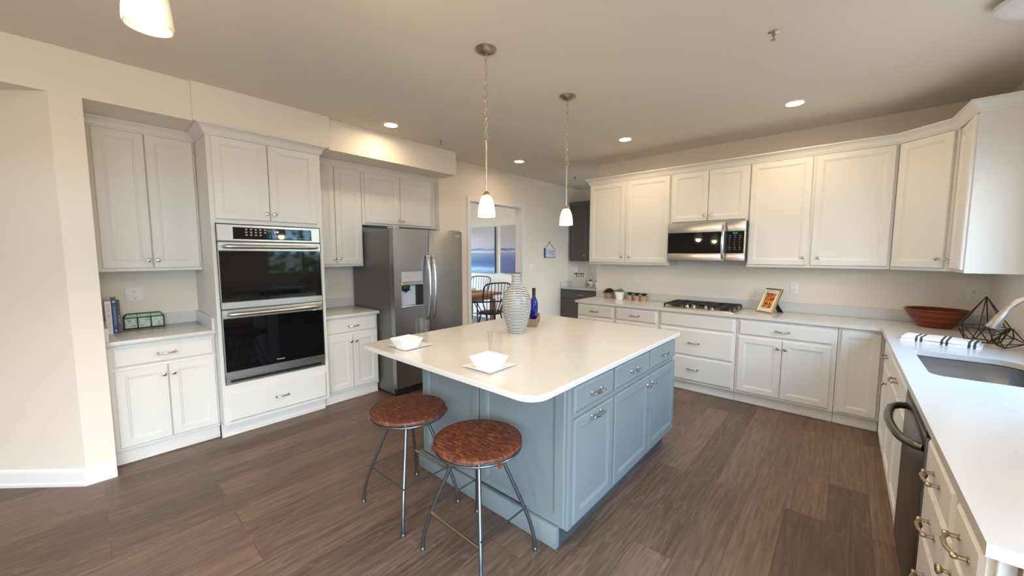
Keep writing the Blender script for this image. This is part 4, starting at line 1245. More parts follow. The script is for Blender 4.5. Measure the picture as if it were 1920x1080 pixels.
# sprinkler heads
def make_sprinkler(label, x, y):
    t = thing('sprinkler_head', label, 'sprinkler', (x, y, 0), 0, 'ceiling sprinkler heads')
    bm = new(); lathe(bm, [(0.03, CEILZ - 0.0005), (0.03, CEILZ - 0.003), (0.014, CEILZ - 0.007)], 24); obj('escutcheon', bm, CHROME, t)
    bm = new(); lathe(bm, [(0.009, CEILZ - 0.006), (0.009, CEILZ - 0.02), (0.005, CEILZ - 0.022), (0.003, CEILZ - 0.04), (0.013, CEILZ - 0.042), (0.013, CEILZ - 0.044)], 16); obj('nozzle', bm, BRONZE, t)
    return t
s0 = make_sprinkler('fire sprinkler head nearest, on the ceiling toward the sink side', -0.386, 2.706)
dup(s0, (-3.479, 2.736, 0), 0, 'fire sprinkler head near the end of the soffit')
dup(s0, (-3.43, 5.45, 0), 0, 'fire sprinkler head furthest away, by the grey cabinets')

# ------------------------------------------------------------------ wall plates
def make_outlet(label, loc, rz, w=0.074):
    t = thing('wall_outlet', label, 'outlet', loc, rz, 'white wall outlets')
    bm = new(); box(bm, -w / 2, -0.006, -0.06, w / 2, -0.0005, 0.06, 0.003, 2); obj('plate', bm, PLASTIC, t)
    for z in (-0.026, 0.026):
        bm = new(); lathe(bm, [(0.0165, -0.0055), (0.0165, -0.0085), (0.0155, -0.009)], 20, (0, 0, z), 'y'); s = obj('socket', bm, PLASTIC, t)
        bm = new(); box(bm, -0.0075, -0.0096, z - 0.002, -0.005, -0.009, z + 0.007); box(bm, 0.005, -0.0096, z - 0.002, 0.0075, -0.009, z + 0.007); box(bm, -0.0025, -0.0096, z - 0.011, 0.0025, -0.009, z - 0.006); obj('slots', bm, SLOT, s)
    return t
o1 = make_outlet('wall outlet above the potted succulents', (-2.119, 4.95, 1.175), 0)
dup(o1, (-0.395, 4.95, 1.173), 0, 'wall outlet right of the small framed picture')
dup(o1, (0.818, 4.95, 1.183), 0, 'wall outlet above the wire sculpture in the corner', None)
dup(o1, (-4.43, 1.842, 1.189), R90, 'wall outlet between oven tower and fridge')
dup(o1, (-3.71, 6.55, 1.216), 0, 'wall outlet over the grey pantry counter')
make_outlet('wide plate wall outlet above the glass box', (-4.43, 0.269, 1.19), R90, 0.115)
sw = thing('light_switch', 'white light switch on the wall right of the doorway', 'switch', (-4.02, 5.06, 1.295), R90)
bm = new(); box(bm, -0.06, -0.006, -0.062, 0.06, -0.0005, 0.062, 0.003, 2); obj('plate', bm, PLASTIC, sw)
for xx in (-0.026, 0.026):
    bm = new(); box(bm, xx - 0.016, -0.009, -0.033, xx + 0.016, -0.006, 0.033, 0.002, 1); obj('rocker', bm, CERAM, sw)

# ------------------------------------------------------------------ left niche: books and glass box
def book(label, y, w, h, d, x, cover, title, lean=0.0):
    t = thing('book', label, 'book', (x, y, 0.9142), R90)
    t.rotation_euler = (0, lean, R90)
    # local: x across spine (world +y), y into wall, spine faces -y
    bm = new(); box(bm, 0, 0, 0, 0.003, d, h); box(bm, w - 0.003, 0, 0, w, d, h); box(bm, 0.003, 0, 0, w - 0.003, 0.003, h); c = obj('cover', bm, cover, t)
    bm = new(); box(bm, 0.0032, 0.0032, 0.004, w - 0.0032, d - 0.004, h - 0.004); obj('pages', bm, PAPER, t)
    bm = new(); title(bm, w, h); obj('spine_title', bm, PALEINK if cover is not BOOKW else NAVYINK, c, recalc=False)
    return t
VERT = FACE_MY @ Matrix.Rotation(-R90, 3, 'Z')
def glyphs(bm, xc, wd, z0, z1, seed):
    # small upright strokes standing for a spine title too small to read
    rnd = random.Random(seed); z = z1
    while z > z0:
        if rnd.random() < 0.85:
            k = rnd.choice((0, 1, 2))
            box(bm, xc - wd / 2, -0.0008, z - 0.0016, xc + wd / 2, -0.0001, z)
            if k: box(bm, xc + (wd / 2 - 0.0016 if k == 1 else -0.0008), -0.0008, z - 0.006, xc + (wd / 2 if k == 1 else 0.0008), -0.0001, z - 0.0016)
        z -= 0.0085


def t_white(bm, w, h):
    for (a, b, c, d) in ((0.2, 0.12, 0.23, 0.9), (0.77, 0.12, 0.8, 0.9), (0.2, 0.9, 0.8, 0.905), (0.2, 0.115, 0.8, 0.12)):
        box(bm, a * w, -0.0008, b * h, c * w, -0.0001, d * h)
    text_bm(bm, 'THE', 0.012, (w / 2, -0.0004, h * 0.84), VERT, 0.0003)
    glyphs(bm, w * 0.5, w * 0.34, 0.16 * h, 0.77 * h, 3)
def t_blue(bm, w, h):
    glyphs(bm, w * 0.5, w * 0.45, 0.24 * h, 0.76 * h, 8)
    lathe(bm, [(0.008, -0.0008), (0.008, -0.0001)], 16, (w / 2, 0, h * 0.9), 'y'); box(bm, 0.3 * w, -0.0008, 0.06 * h, 0.7 * w, -0.0001, 0.1 * h)
def t_pat(bm, w, h):
    glyphs(bm, w * 0.5, w * 0.5, 0.3 * h, 0.55 * h, 5)

book('white paperback book, leftmost of the three by the niche wall', 0.086, 0.034, 0.252, 0.17, -4.175, BOOKW, t_white)
book('dark blue book in the middle of the three standing books', 0.1235, 0.024, 0.272, 0.18, -4.18, BOOKB, t_blue)
book('dark patterned thin book next to the black-framed glass box', 0.149, 0.017, 0.25, 0.16, -4.185, BOOKP, t_pat)

gbx = thing('glass_box', 'long black-framed box with pale photo panels beside the books', 'box', (-4.33, 0.187, 0.9142), R90)
GW, GD, GH, GT = 0.238, 0.085, 0.09, 0.118
bm = new(); r_ = 0.004
cor = [(0, 0), (GW, 0), (GW, GD), (0, GD)]
for i in range(4):
    a, b = cor[i], cor[(i + 1) % 4]
    tube(bm, [(*a, r_), (*b, r_)], r_, 6); tube(bm, [(*a, GH), (*b, GH)], r_, 6); tube(bm, [(*a, r_), (*a, GH)], r_, 6)
tc_ = [(0.018, 0.025), (GW - 0.018, 0.025), (GW - 0.018, GD - 0.025), (0.018, GD - 0.025)]
for i in range(4):
    tube(bm, [(*tc_[i], GT), (*tc_[(i + 1) % 4], GT)], r_, 6); tube(bm, [(*cor[i], GH), (*tc_[i], GT)], r_, 6)
for f in (1 / 3, 2 / 3):
    tube(bm, [(GW * f, 0, r_), (GW * f, 0, GH)], 0.0025, 6); tube(bm, [(GW * f, 0, GH), (GW * f, 0.025, GT)], 0.0025, 6)
obj('frame', bm, BLK, gbx, 'black metal frame')
bm = new()
for k in range(3):
    box(bm, GW * k / 3 + 0.005, 0.001, 0.006, GW * (k + 1) / 3 - 0.005, 0.004, GH - 0.004)
obj('photo_panels', bm, PHOTOS, gbx, 'pale photo panels')
bm = new()
vs = [bm.verts.new(p) for p in ((0.004, 0.002, GH), (GW - 0.004, 0.002, GH), (GW - 0.018, 0.024, GT - 0.001), (0.018, 0.024, GT - 0.001))]
bm.faces.new(vs)
vs = [bm.verts.new(p) for p in ((0.02, 0.026, GT), (GW - 0.02, 0.026, GT), (GW - 0.02, GD - 0.026, GT), (0.02, GD - 0.026, GT))]
bm.faces.new(vs)
lid = obj('lid_panes', bm, mat('green_tint_pane', (0.35, 0.55, 0.38), 0.1), gbx, 'greenish lid panes')
lm_ = lid.modifiers.new('thickness', 'SOLIDIFY'); lm_.thickness = 0.002

# ------------------------------------------------------------------ back counter: succulents, frame, bowl, wire form, towel
def rosette(bm, cx, cy, cz, n, ln, wd, tilt0, tilt1, rings=3, seed=1):
    rnd = random.Random(seed)
    for q in range(rings):
        tl = tilt0 + (tilt1 - tilt0) * q / max(1, rings - 1)
        k = max(3, n - 2 * q)
        l = ln * (1 - 0.13 * q)
        for i in range(k):
            a = 2 * pi * (i + 0.5 * q) / k + rnd.uniform(-0.15, 0.15)
            l2 = l * rnd.uniform(0.85, 1.1)
            d = Vector((cos(a) * cos(tl), sin(a) * cos(tl), sin(tl))); s = Vector((-sin(a), cos(a), 0)); u = d.cross(s) * -1
            b = Vector((cx, cy, cz)) + Vector((cos(a), sin(a), 0)) * 0.004
            th = wd * 0.28
            sec = [(0, 0.45), (0.35, 0.95), (0.65, 1.0), (0.88, 0.6), (1.0, 0.08)]
            rr = []
            for f, w in sec:
                c = b + d * (l2 * f) + u * (l2 * 0.12 * f * f)
                rr.append([bm.verts.new(c + s * (wd / 2 * w)), bm.verts.new(c - u * (th * w)), bm.verts.new(c - s * (wd / 2 * w)), bm.verts.new(c + u * (th * 0.4 * w))])
            for A, B in zip(rr, rr[1:]):
                for z in range(4):
                    bm.faces.new((A[z], A[(z + 1) % 4], B[(z + 1) % 4], B[z]))
            bm.faces.new(rr[-1]); bm.faces.new(list(reversed(rr[0])))


def plant(label, x, y, potprof, potmat, leaves, h):
    t = thing('potted_succulent', label, 'plant', (x, y, 0.9142), 0, 'potted succulents on the back counter')
    bm = new(); lathe(bm, potprof, 28); obj('pot', bm, potmat, t)
    bm = new(); lathe(bm, [(0.01, h - 0.014), (potprof[-1][0] * 0.9, h - 0.012), (potprof[-1][0] * 0.9, h - 0.008)], 20); obj('soil', bm, mat('soil', (0.03, 0.02, 0.015), 0.9), t)
    for args, mt in leaves:
        bm = new(); rosette(bm, *args); obj('foliage', bm, mt, t)
    return t


def cup(r0, r1, h, w=0.004):
    return [(r0 * 0.6, 0), (r0, 0.0), (r1, h), (r1 - w, h), (r1 - w, h - 0.012)]


BARK = mat('birch_bark_pot', (0.27, 0.19, 0.14), 0.85, noise=(25, 0.7, (1.5, 1.5, 0.4)), bump=(40, 0.6, (1, 1, 0.3)))
plant('succulents in a bark-covered pot, leftmost on the back counter', -2.462, 4.835, cup(0.058, 0.066, 0.078), BARK,
      [((-0.025, -0.02, 0.075, 8, 0.06, 0.022, 0.15, 1.0, 3, 3), LEAFM), ((0.02, 0.0, 0.085, 9, 0.07, 0.03, 0.35, 1.3, 3, 5), LEAFB), ((-0.005, 0.015, 0.09, 8, 0.07, 0.028, 0.5, 1.35, 3, 8), LEAFD), ((0.035, -0.03, 0.08, 7, 0.045, 0.018, 0.1, 1.0, 3, 9), LEAFM)], 0.078)
plant('pale green succulents in a white ceramic pot', -2.283, 4.80, cup(0.043, 0.067, 0.105), CERAM,
      [((-0.03, -0.015, 0.105, 9, 0.045, 0.018, 0.2, 1.2, 3, 11), LEAFG), ((0.03, -0.012, 0.105, 9, 0.045, 0.018, 0.2, 1.2, 3, 12), LEAFG), ((0.0, 0.02, 0.11, 9, 0.05, 0.02, 0.3, 1.3, 3, 13), LEAFG), ((0.0, -0.035, 0.105, 8, 0.035, 0.015, 0.2, 1.2, 3, 14), LEAFG)], 0.105)
for (x, y, lb, sd) in ((-2.15, 4.825, 'small dark succulent in a jute pot, right beside the white pot', 21), (-2.043, 4.805, 'small dark succulent in a jute pot, middle of the three jute pots', 22), (-1.945, 4.80, 'small dark succulent in a jute pot, closest to the cooktop', 23)):
    plant(lb, x, y, cup(0.037, 0.043, 0.066), TERRA, [((0, 0, 0.068, 12, 0.058, 0.019, 0.62, 1.3, 4, sd), LEAFD)], 0.066)

# framed picture on an easel back
pf = thing('picture_frame', 'small gold-edged picture frame of autumn colours leaning on the counter', 'picture frame', (-0.615, 4.675, 0.9145), radians(-38))
tilt = radians(24)
PW, PH = 0.2, 0.275
Rt = Matrix.Rotation(-tilt, 3, 'X')
def tilt_bm(bm):
    bmesh.ops.rotate(bm, verts=bm.verts, cent=(0, 0, 0), matrix=Rt)
    return bm
bm = new()
rings = []
for ins, y in ((0, 0.014), (0, -0.002), (0.004, -0.006), (0.012, -0.006), (0.016, 0.0)):
    rings.append([bm.verts.new(p) for p in ((-PW / 2 + ins, y, ins), (PW / 2 - ins, y, ins), (PW / 2 - ins, y, PH - ins), (-PW / 2 + ins, y, PH - ins))])
bm.faces.new(rings[0])
for a, b in zip(rings, rings[1:]):
    for k in range(4):
        bm.faces.new((a[k], a[(k + 1) % 4], b[(k + 1) % 4], b[k]))
bm.faces.new(rings[-1])
obj('frame', tilt_bm(bm), GOLD, pf, 'gold frame')
bm = new(); box(bm, -PW / 2 + 0.0165, -0.002, 0.0165, PW / 2 - 0.0165, -0.0002, PH - 0.0165); obj('mount', tilt_bm(bm), MATB, pf, 'cream mount')
bm = new(); box(bm, -0.055, -0.0032, 0.055, 0.055, -0.0021, PH - 0.055); obj('print', tilt_bm(bm), AUTUMN, pf, 'print in reds, yellow and orange')
bm = new(); zt = PH * 0.62
vs = []
for (yy, zz, w) in ((zt * sin(tilt) + 0.018, zt * cos(tilt), 0.02), (0.2, 0.0, 0.034)):
    for sx in (-1, 1):
        vs.append(bm.verts.new((sx * w, yy, zz))); vs.append(bm.verts.new((sx * w, yy + 0.006, zz)))
for f in ((0, 2, 6, 4), (1, 5, 7, 3), (0, 4, 5, 1), (2, 3, 7, 6), (0, 1, 3, 2), (4, 6, 7, 5)):
    bm.faces.new([vs[i] for i in f])
obj('easel_back', bm, BLK, pf, 'black fold-out stand')

# wooden bowl
wb = thing('wooden_bowl', 'wide red-brown wooden bowl on the corner of the counter', 'bowl', (0.592, 4.70, 0.9142))
bm = new()
pr = smooth_path([(0.088, 0, 0), (0.1, 0, 0.002), (0.125, 0, 0.035), (0.165, 0, 0.09), (0.192, 0, 0.14), (0.195, 0, 0.146), (0.19, 0, 0.147), (0.16, 0, 0.098), (0.12, 0, 0.045), (0.08, 0, 0.018), (0.01, 0, 0.014)], 5)
lathe(bm, [(p.x, p.z) for p in pr], 56); obj('body', bm, BOWLWOOD, wb)

# wire forms
def wire_form(label, loc, rz, hexr, hz, baser, apex, n, r=0.0032, tiltx=0.0):
    bm = new()
    a_ = [Vector((hexr * cos(2 * pi * k / n), hexr * sin(2 * pi * k / n), hz)) for k in range(n)]
    b_ = [Vector((baser * cos(2 * pi * (k + 0.5) / n), baser * sin(2 * pi * (k + 0.5) / n), r)) for k in range(n)]
    top = Vector((0, 0, apex))
    for k in range(n):
        tube(bm, [a_[k], a_[(k + 1) % n]], r, 6); tube(bm, [b_[k], b_[(k + 1) % n]], r, 6)
        tube(bm, [a_[k], b_[k]], r, 6); tube(bm, [a_[(k + 1) % n], b_[k]], r, 6); tube(bm, [top, a_[k]], r, 6)
    bmesh.ops.rotate(bm, verts=bm.verts, cent=(0, 0, 0), matrix=Matrix.Rotation(tiltx, 3, 'X'))
    zmin = min(v.co.z for v in bm.verts)
    bmesh.ops.translate(bm, verts=bm.verts, vec=(0, 0, -zmin))
    o = obj('wire_sculpture', bm, DARKWIRE); o.location = loc; o.rotation_euler = (0, 0, rz)
    return tag(o, label, 'ornament')
wire_form('larger pointed dark wire diamond ornament beside the faucet', (0.745, 4.13, 0.9142), 0.2, 0.128, 0.1, 0.08, 0.315, 6)
wire_form('smaller dark wire ornament lying on its side before the larger one', (0.755, 3.895, 0.9142), 0.9, 0.07, 0.05, 0.04, 0.14, 5, 0.003, radians(100))

# folded towel
twm = bands('white_towel_stripes', 0, 0.118, 0.3, (0.06, 0.055, 0.07), (0.8, 0.8, 0.8), 0.003, 20, 0.9, 0.37)
def towel_stripe_pair(m):
    # split each dark band in two with a white gap
    nt = m.node_tree
    fr = [n for n in nt.nodes if n.type == 'MATH' and n.operation == 'FRACT'][0]
    lt = [n for n in nt.nodes if n.type == 'MATH' and n.operation == 'LESS_THAN'][0]
    pp = nt.nodes.new('ShaderNodeMath'); pp.operation = 'PINGPONG'; pp.inputs[1].default_value = 0.15
    nt.links.new(fr.outputs[0], pp.inputs[0])
    c2 = nt.nodes.new('ShaderNodeMath'); c2.operation = 'LESS_THAN'; c2.inputs[1].default_value = 0.105
    nt.links.new(pp.outputs[0], c2.inputs[0])
    mu = nt.nodes.new('ShaderNodeMath'); mu.operation = 'MULTIPLY'
    tgt = [l.to_socket for l in lt.outputs[0].links][0]
    nt.links.new(lt.outputs[0], mu.inputs[0]); nt.links.new(c2.outputs[0], mu.inputs[1]); nt.links.new(mu.outputs[0], tgt)
towel_stripe_pair(twm)
tw = thing('folded_towel', 'folded white towel with dark paired stripes beside the sink', 'towel', (0.32, 3.825, 0.9142), math.atan2(-0.085, 0.345))
def towel_layer(x0, x1, y0, y1, z0, z1):
    bm = new()
    nx, ny = 26, 12
    rnd = random.Random(int(z0 * 1000) + 3)
    g = {}
    for i in range(nx + 1):
        for j in range(ny + 1):
            u, v = i / nx, j / ny
            ed = min(min(u, 1 - u) * nx, min(v, 1 - v) * ny)
            zt = z1 - (z1 - z0) * 0.45 * max(0, 1 - ed) ** 2 + 0.0025 * sin(u * 9 + v * 3) + rnd.uniform(-.0006, .0006)
            g[i, j, 1] = bm.verts.new((x0 + (x1 - x0) * u + 0.003 * sin(v * 6), y0 + (y1 - y0) * v + 0.004 * sin(u * 7), zt))
            g[i, j, 0] = bm.verts.new((x0 + (x1 - x0) * u + 0.003 * sin(v * 6), y0 + (y1 - y0) * v + 0.004 * sin(u * 7), z0))
    for i in range(nx):
        for j in range(ny):
            bm.faces.new((g[i, j, 1], g[i + 1, j, 1], g[i + 1, j + 1, 1], g[i, j + 1, 1])); bm.faces.new((g[i, j, 0], g[i, j + 1, 0], g[i + 1, j + 1, 0], g[i + 1, j, 0]))
    for i in range(nx):
        bm.faces.new((g[i, 0, 0], g[i + 1, 0, 0], g[i + 1, 0, 1], g[i, 0, 1])); bm.faces.new((g[i, ny, 0], g[i, ny, 1], g[i + 1, ny, 1], g[i + 1, ny, 0]))
    for j in range(ny):
        bm.faces.new((g[0, j, 0], g[0, j, 1], g[0, j + 1, 1], g[0, j + 1, 0])); bm.faces.new((g[nx, j, 0], g[nx, j + 1, 0], g[nx, j + 1, 1], g[nx, j, 1]))
    return bm
obj('lower_fold', towel_layer(0.0, 0.365, 0.0, 0.22, 0, 0.016), twm, tw, sharp=60)
obj('upper_fold', towel_layer(0.004, 0.352, 0.006, 0.205, 0.017, 0.034), twm, tw, sharp=60)

# ------------------------------------------------------------------ hanging sign on the left wall
sg = thing('hanging_sign', 'small white sign hanging on a cord right of the doorway', 'sign', (-4.02, 5.41, 1.474), R90)
bm = new(); box(bm, 0, -0.028, 0, 0.31, -0.004, 0.156, 0.002, 1); obj('board', bm, mat('pale_sign_board', (0.62, 0.66, 0.75), 0.6), sg)
bm = new(); box(bm, -0.004, -0.03, -0.004, 0.006, -0.002, 0.16); box(bm, 0, -0.0305, -0.005, 0.31, -0.003, 0.002)
for k in range(5):
    for xx in (0.012, 0.282):
        box(bm, xx, -0.0288, 0.006 + k * 0.031, xx + 0.018, -0.0281, 0.024 + k * 0.031)
obj('checked_border', bm, NAVYINK, sg, 'navy checked side borders')
bm = new()
rnd = random.Random(4)
for (z, xa, xb, n_) in ((0.1, 0.07, 0.25, 11), (0.052, 0.08, 0.25, 10)):
    pts = [(xa + (xb - xa) * k / n_, -0.0292, z + rnd.choice((-1, 1)) * rnd.uniform(0.006, 0.02)) for k in range(n_ + 1)]
    tube(bm, smooth_path(pts, 4), 0.0022, 5)
obj('script_lettering', bm, NAVYINK, sg, 'two lines of small script')
bm = new(); tube(bm, [(0.03, -0.014, 0.157), (0.155, -0.008, 0.27), (0.28, -0.014, 0.157)], 0.004, 6); lathe(bm, [(0.008, -0.012), (0.008, -0.0005)], 12, (0.155, 0, 0.272), 'y'); obj('cord', bm, BLKINK, sg, 'dark hanging cord')

# ------------------------------------------------------------------ pantry corner
cabinet('pantry_base_cabinet', 'dark grey base cabinet in the pantry corner', 'cabinet', (-4.018, 5.955, 0), 0, 1.1, 0.59, 0.105, 0.883,
        doors=[(0.045, 0.53, 0.131, 0.694, (0.5, 0.64)), (0.57, 1.08, 0.131, 0.694, (0.6, 0.64))], drawers=[(0.045, 0.885, 0.717, 0.855, 0.445)], toe=0.05, material=CABD)
cabinet('pantry_wall_cabinet', 'dark grey upper cabinet in the pantry corner', 'cabinet', (-3.985, 6.205, 0), 0, 0.42, 0.34, 1.40, 2.42,
        doors=[(0.012, 0.355, 1.42, 2.395, (0.32, 1.5))], material=CABD)
bm = new(); sweep(bm, [(-3.988, 6.205), (-3.565, 6.205), (-3.565, 6.54)], crown(2.42, 2.5), 1); struct('trim_6', bm, CABD)
pc = thing('pantry_countertop', 'white countertop on the dark grey pantry cabinet', 'countertop', (0, 0, 0))
bm = new(); box(bm, -4.018, 5.92, 0.884, -2.9, 6.548, 0.914, 0.003, 1); obj('slab', bm, QUARTZ, pc)
bm = new(); box(bm, -4.018, 5.925, 0.914, -3.998, 6.53, 1.012); box(bm, -3.998, 6.528, 0.914, -2.9, 6.548, 1.012); obj('backsplash', bm, QUARTZ, pc)
nb = thing('notice_board', 'white notice with dark printing standing on the pantry counter', 'notice', (-3.905, 6.2, 0.9145), 0)
bm = new(); box(bm, 0, 0, 0, 0.255, 0.008, 0.285, 0.001, 1); obj('sheet', bm, mat('notice_paper', (0.72, 0.7, 0.66), 0.7), nb)
bm = new()
rnd = random.Random(2)
for k in range(6):
    xx = 0.015 + k * 0.039; box(bm, xx, -0.001, 0.228 + rnd.uniform(-.005, .01), xx + rnd.uniform(.022, .034), -0.0001, 0.252 + rnd.uniform(0, .015))
for k in range(4):
    xx = 0.065 + k * 0.046; box(bm, xx, -0.001, 0.188, xx + rnd.uniform(.02, .032), -0.0001, 0.208 + rnd.uniform(0, .008))
obj('heading_print', bm, BLKINK, nb, 'bold dark printed heading')
bm = new()
for k in range(7):
    box(bm, 0.15, -0.001, 0.035 + k * 0.02, 0.24, -0.0001, 0.038 + k * 0.02); box(bm, 0.02, -0.001, 0.04 + k * 0.02, 0.12, -0.0001, 0.042 + k * 0.02)
obj('ruled_lines', bm, mat('grey_ink', (0.4, 0.4, 0.4), 0.7), nb)
bm = new(); box(bm, 0.1, 0.008, 0.0, 0.15, 0.09, 0.004); box(bm, 0.1, 0.008, 0.0, 0.15, 0.012, 0.2); obj('stand', bm, BLK, nb)
def pumpkin(label, x, y, word):
    t = thing('ceramic_pumpkin', label, 'ornament', (x, y, 0.9145), 0)
    bm = new()
    n_ = 40; rows = [(0.2, 0.0), (0.75, 0.004), (0.98, 0.03), (1.0, 0.06), (0.93, 0.09), (0.7, 0.11), (0.3, 0.114), (0.1, 0.108)]
    vs = []
    for fr_, z in rows:
        vs.append([bm.verts.new((0.064 * fr_ * (1 - 0.05 * abs(sin(4 * 2 * pi * k / n_))) * cos(2 * pi * k / n_), 0.064 * fr_ * (1 - 0.05 * abs(sin(4 * 2 * pi * k / n_))) * sin(2 * pi * k / n_), z)) for k in range(n_)])
    for a, b in zip(vs, vs[1:]):
        for k in range(n_):
            bm.faces.new((a[k], a[(k + 1) % n_], b[(k + 1) % n_], b[k]))
    bm.faces.new(list(reversed(vs[0]))); bm.faces.new(vs[-1])
    obj('body', bm, CERAM, t, sharp=60)
    bm = new(); tube(bm, smooth_path([(0, 0, 0.106), (0.0, 0, 0.13), (0.012, 0, 0.145), (0.03, 0, 0.142), (0.036, 0, 0.128)], 4), [0.012] * 5 + [0.009] * 12, 8); obj('stem', bm, STEMBR, t, 'curled brown stem')
    bm = new(); text_bm(bm, word, 0.085, (-0.012 if len(word) > 1 else 0, -0.067, 0.055), FACE_MY, 0.004); obj('lettering', bm, BLKINK, t, 'dark painted letters', recalc=False)
pumpkin('white ceramic pumpkin lettered 10 on the pantry counter', -3.515, 6.16, '10')
pumpkin('white ceramic pumpkin lettered L, half hidden by the wall end', -3.38, 6.16, 'L')

# ------------------------------------------------------------------ dining room beyond the doorway
def painting(label, x0, x1, z0, z1, m_):
    t = thing('painting', label, 'painting', (x0, 6.4, z0), 0)
    bm = new(); box(bm, 0, -0.045, 0, x1 - x0, -0.002, z1 - z0); obj('canvas', bm, m_, t)
    bm = new(); box(bm, x1 - x0, -0.046, 0, x1 - x0 + 0.004, -0.002, z1 - z0); obj('canvas_edge', bm, NAVYINK, t, 'dark canvas edge')
painting('larger blue seascape canvas, left one seen through the doorway', -7.35, -6.147, 1.095, 2.165, SEA)
painting('violet-blue seascape canvas, right one seen through the doorway', -5.965, -4.85, 1.105, 2.172, SEA2)

dt = thing('dining_table', 'warm brown wooden dining table seen through the doorway', 'table', (-5.71, 4.45, 0))
bm = new(); box(bm, -0.5, -1.15, 0.715, 0.5, 1.15, 0.765, 0.006, 2); obj('tabletop', bm, OAKTBL, dt)
bm = new(); box(bm, -0.4, -1.0, 0.63, 0.4, 1.0, 0.715); obj('apron', bm, OAKTBL, dt)
for sx in (-1, 1):
    for sy in (-1, 1):
        bm = new(); box(bm, sx * 0.40 - 0.045, sy * 0.98 - 0.045, 0, sx * 0.40 + 0.045, sy * 0.98 + 0.045, 0.63, 0.004, 1); obj('leg', bm, OAKTBL, dt)


def make_chair(label, loc, rz):
    t = thing('windsor_chair', label, 'chair', loc, rz, 'black windsor chairs at the dining table')
    # faces -y, back at +y
    bm = new()
    pts = [(0.235 * cos(a) * (1 + 0.06 * cos(4 * a)), 0.215 * sin(a) * (1 + 0.05 * cos(4 * a))) for a in [2 * pi * k / 32 for k in range(32)]]
    poly_prism(bm, pts, 0.43, 0.465)
    s = obj('seat', bm, BLKWOOD, t); b_ = s.modifiers.new('edge', 'BEVEL'); b_.width = 0.012; b_.segments = 2; b_.limit_method = 'ANGLE'
    for sx in (-1, 1):
        for sy in (-1, 1):
            bm = new(); tube(bm, [(sx * 0.14, sy * 0.12, 0.435), (sx * 0.18, sy * 0.17, 0.2), (sx * 0.205, sy * 0.2, 0.0)], [0.012, 0.017, 0.011], 10); obj('leg', bm, BLKWOOD, t)
    bm = new()
    for sx in (-1, 1):
        tube(bm, [(sx * 0.185, -0.175, 0.17), (sx * 0.185, 0.175, 0.17)], 0.009, 8)
    tube(bm, [(-0.185, 0, 0.17), (0.185, 0, 0.17)], 0.009, 8); obj('stretcher', bm, BLKWOOD, t)
    arm = smooth_path([(-0.3, -0.15, 0.665), (-0.29, 0.02, 0.67), (-0.22, 0.2, 0.675), (0, 0.27, 0.68), (0.22, 0.2, 0.675), (0.29, 0.02, 0.67), (0.3, -0.15, 0.665)], 6)
    bm = new(); tube(bm, arm, 0.013, 10); obj('arm_rail', bm, BLKWOOD, t)
    bow = smooth_path([(-0.245, 0.17, 0.67), (-0.268, 0.235, 0.87), (-0.25, 0.28, 0.975), (-0.16, 0.3, 1.008), (0, 0.308, 1.015), (0.16, 0.3, 1.008), (0.25, 0.28, 0.975), (0.268, 0.235, 0.87), (0.245, 0.17, 0.67)], 6)
    bm = new(); tube(bm, bow, 0.013, 10); obj('back_bow', bm, BLKWOOD, t)
    for k in range(7):
        f = (k - 3) / 3
        bm = new(); tube(bm, [(f * 0.15, 0.175 - 0.05 * f * f, 0.455), (f * 0.185, 0.265 - 0.06 * f * f, 0.68), (f * 0.205, 0.305 - 0.015 * f * f, 1.012 - 0.015 * f * f)], 0.0065, 6); obj('spindle', bm, BLKWOOD, t)
    for sx in (-1, 1):
        for q in (0, 1):
            bm = new(); tube(bm, [(sx * (0.2 - 0.01 * q), -0.1 + 0.12 * q, 0.455), (sx * (0.297 - 0.004 * q), -0.12 + 0.12 * q, 0.665)], 0.009, 8); obj('arm_post', bm, BLKWOOD, t)
    return t


dl_ = thing('flush_ceiling_light', 'round unseen ceiling light added to brighten the dining room, beyond the doorway', 'ceiling light', (-5.8, 4.6, 0))  # out-of-view dome and its bulb, added to brighten the dining room
bm = new(); lathe(bm, [(0.15, CEILZ - 0.0005), (0.16, CEILZ - 0.02), (0.15, CEILZ - 0.06), (0.1, CEILZ - 0.09), (0.01, CEILZ - 0.1)], 32); obj('dome', bm, DOME, dl_)
warm_bulb('added_dining_fill', (-5.8, 4.6, CEILZ - 0.2), 22.0, 0.1)
ch = make_chair('black spindle-back armchair on the near side of the dining table', (-4.93, 4.99, 0), radians(-108))
dup(ch, (-6.38, 5.93, 0), radians(14), 'black spindle-back armchair at the far end of the dining table, under the seascape')
pm = thing('placemat', 'round woven placemat on the dining table', 'placemat', (-5.72, 5.27, 0.7655))
bm = new(); lathe(bm, [(0.19, 0), (0.195, 0.003), (0.19, 0.006)], 36); obj('mat', bm, WICKER, pm)
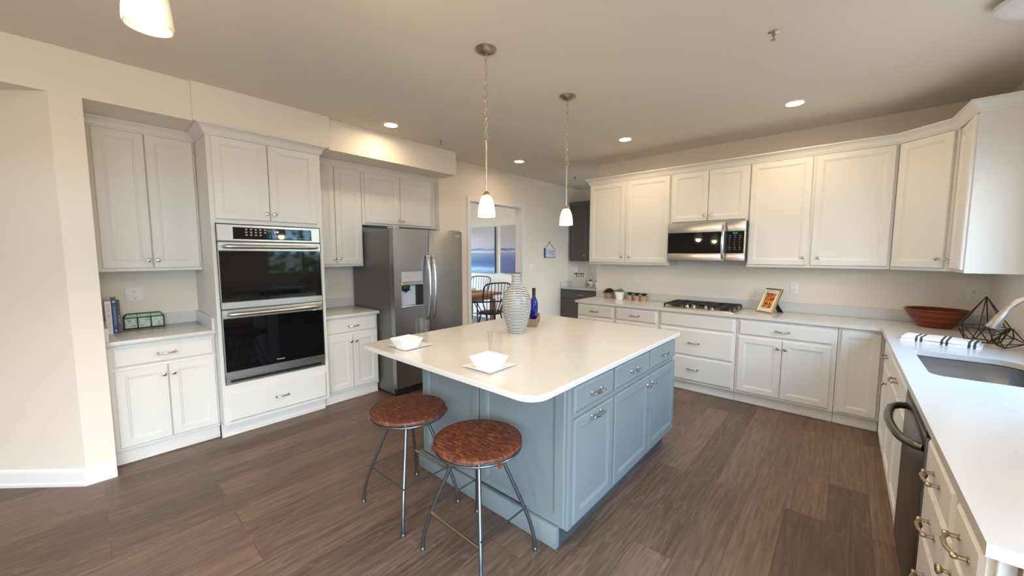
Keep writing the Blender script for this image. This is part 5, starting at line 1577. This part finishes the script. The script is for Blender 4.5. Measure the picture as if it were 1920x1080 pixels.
pl = thing('dinner_plate', 'white round dinner plate on the woven placemat', 'plate', (-5.72, 5.27, 0.772))
bm = new(); lathe(bm, [(0.07, 0), (0.08, 0.001), (0.135, 0.016), (0.134, 0.019), (0.078, 0.005)], 36); obj('body', bm, CERAM, pl)
nk = thing('napkin', 'crumpled tan napkin on the dinner plate', 'napkin', (-5.72, 5.27, 0.778))
bm = new(); rnd = random.Random(6)
lathe(bm, [(0.05, 0), (0.075, 0.012), (0.06, 0.04), (0.035, 0.06), (0.01, 0.066)], 14)
for v in bm.verts:
    v.co.x *= rnd.uniform(0.8, 1.2); v.co.y *= rnd.uniform(0.8, 1.2)
obj('cloth', bm, LINEN, nk)

# hedge and trees outside the sink window, seen mirrored in the oven glass
def hedge(label, x, y, r, h, seed):
    bm = new(); rnd = random.Random(seed)
    for k in range(420):
        a = rnd.uniform(0, 2 * pi); z = rnd.uniform(0.3, h); rr = r * (0.6 + 0.4 * sin(pi * z / h)) * rnd.uniform(0.75, 1.05)
        c = Vector((rr * cos(a), rr * sin(a), z)); s = rnd.uniform(0.1, 0.2)
        n_ = Vector((rnd.uniform(-1, 1), rnd.uniform(-1, 1), rnd.uniform(-0.4, 1))).normalized(); u = n_.orthogonal().normalized(); v = n_.cross(u)
        bm.faces.new([bm.verts.new(c + u * s), bm.verts.new(c + v * s * 0.6), bm.verts.new(c - u * s), bm.verts.new(c - v * s * 0.6)])
    t = thing('tree', label, 'tree', (x, y, -0.4))
    obj('crown', bm, mat('tree_leaf', (0.09, 0.2, 0.035), 0.6, noise=(3, 0.6, (1, 1, 1))), t, recalc=False)
    bm = new(); tube(bm, [(0, 0, 0), (0, 0, h * 0.7)], [0.12, 0.05], 10); obj('trunk', bm, STEMBR, t)
for k, (x, y, r, h) in enumerate(((5.6, 4.6, 1.15, 3.6), (5.8, 7.6, 1.2, 3.4), (5.6, 1.5, 1.15, 3.2))):
    hedge(('leafy tree outside the sink window, seen only as a reflection in the oven glass', 'leafy tree outside the sink window, furthest from the camera', 'leafy tree outside the right wall, nearest the camera')[k], x, y, r, h, k + 1)
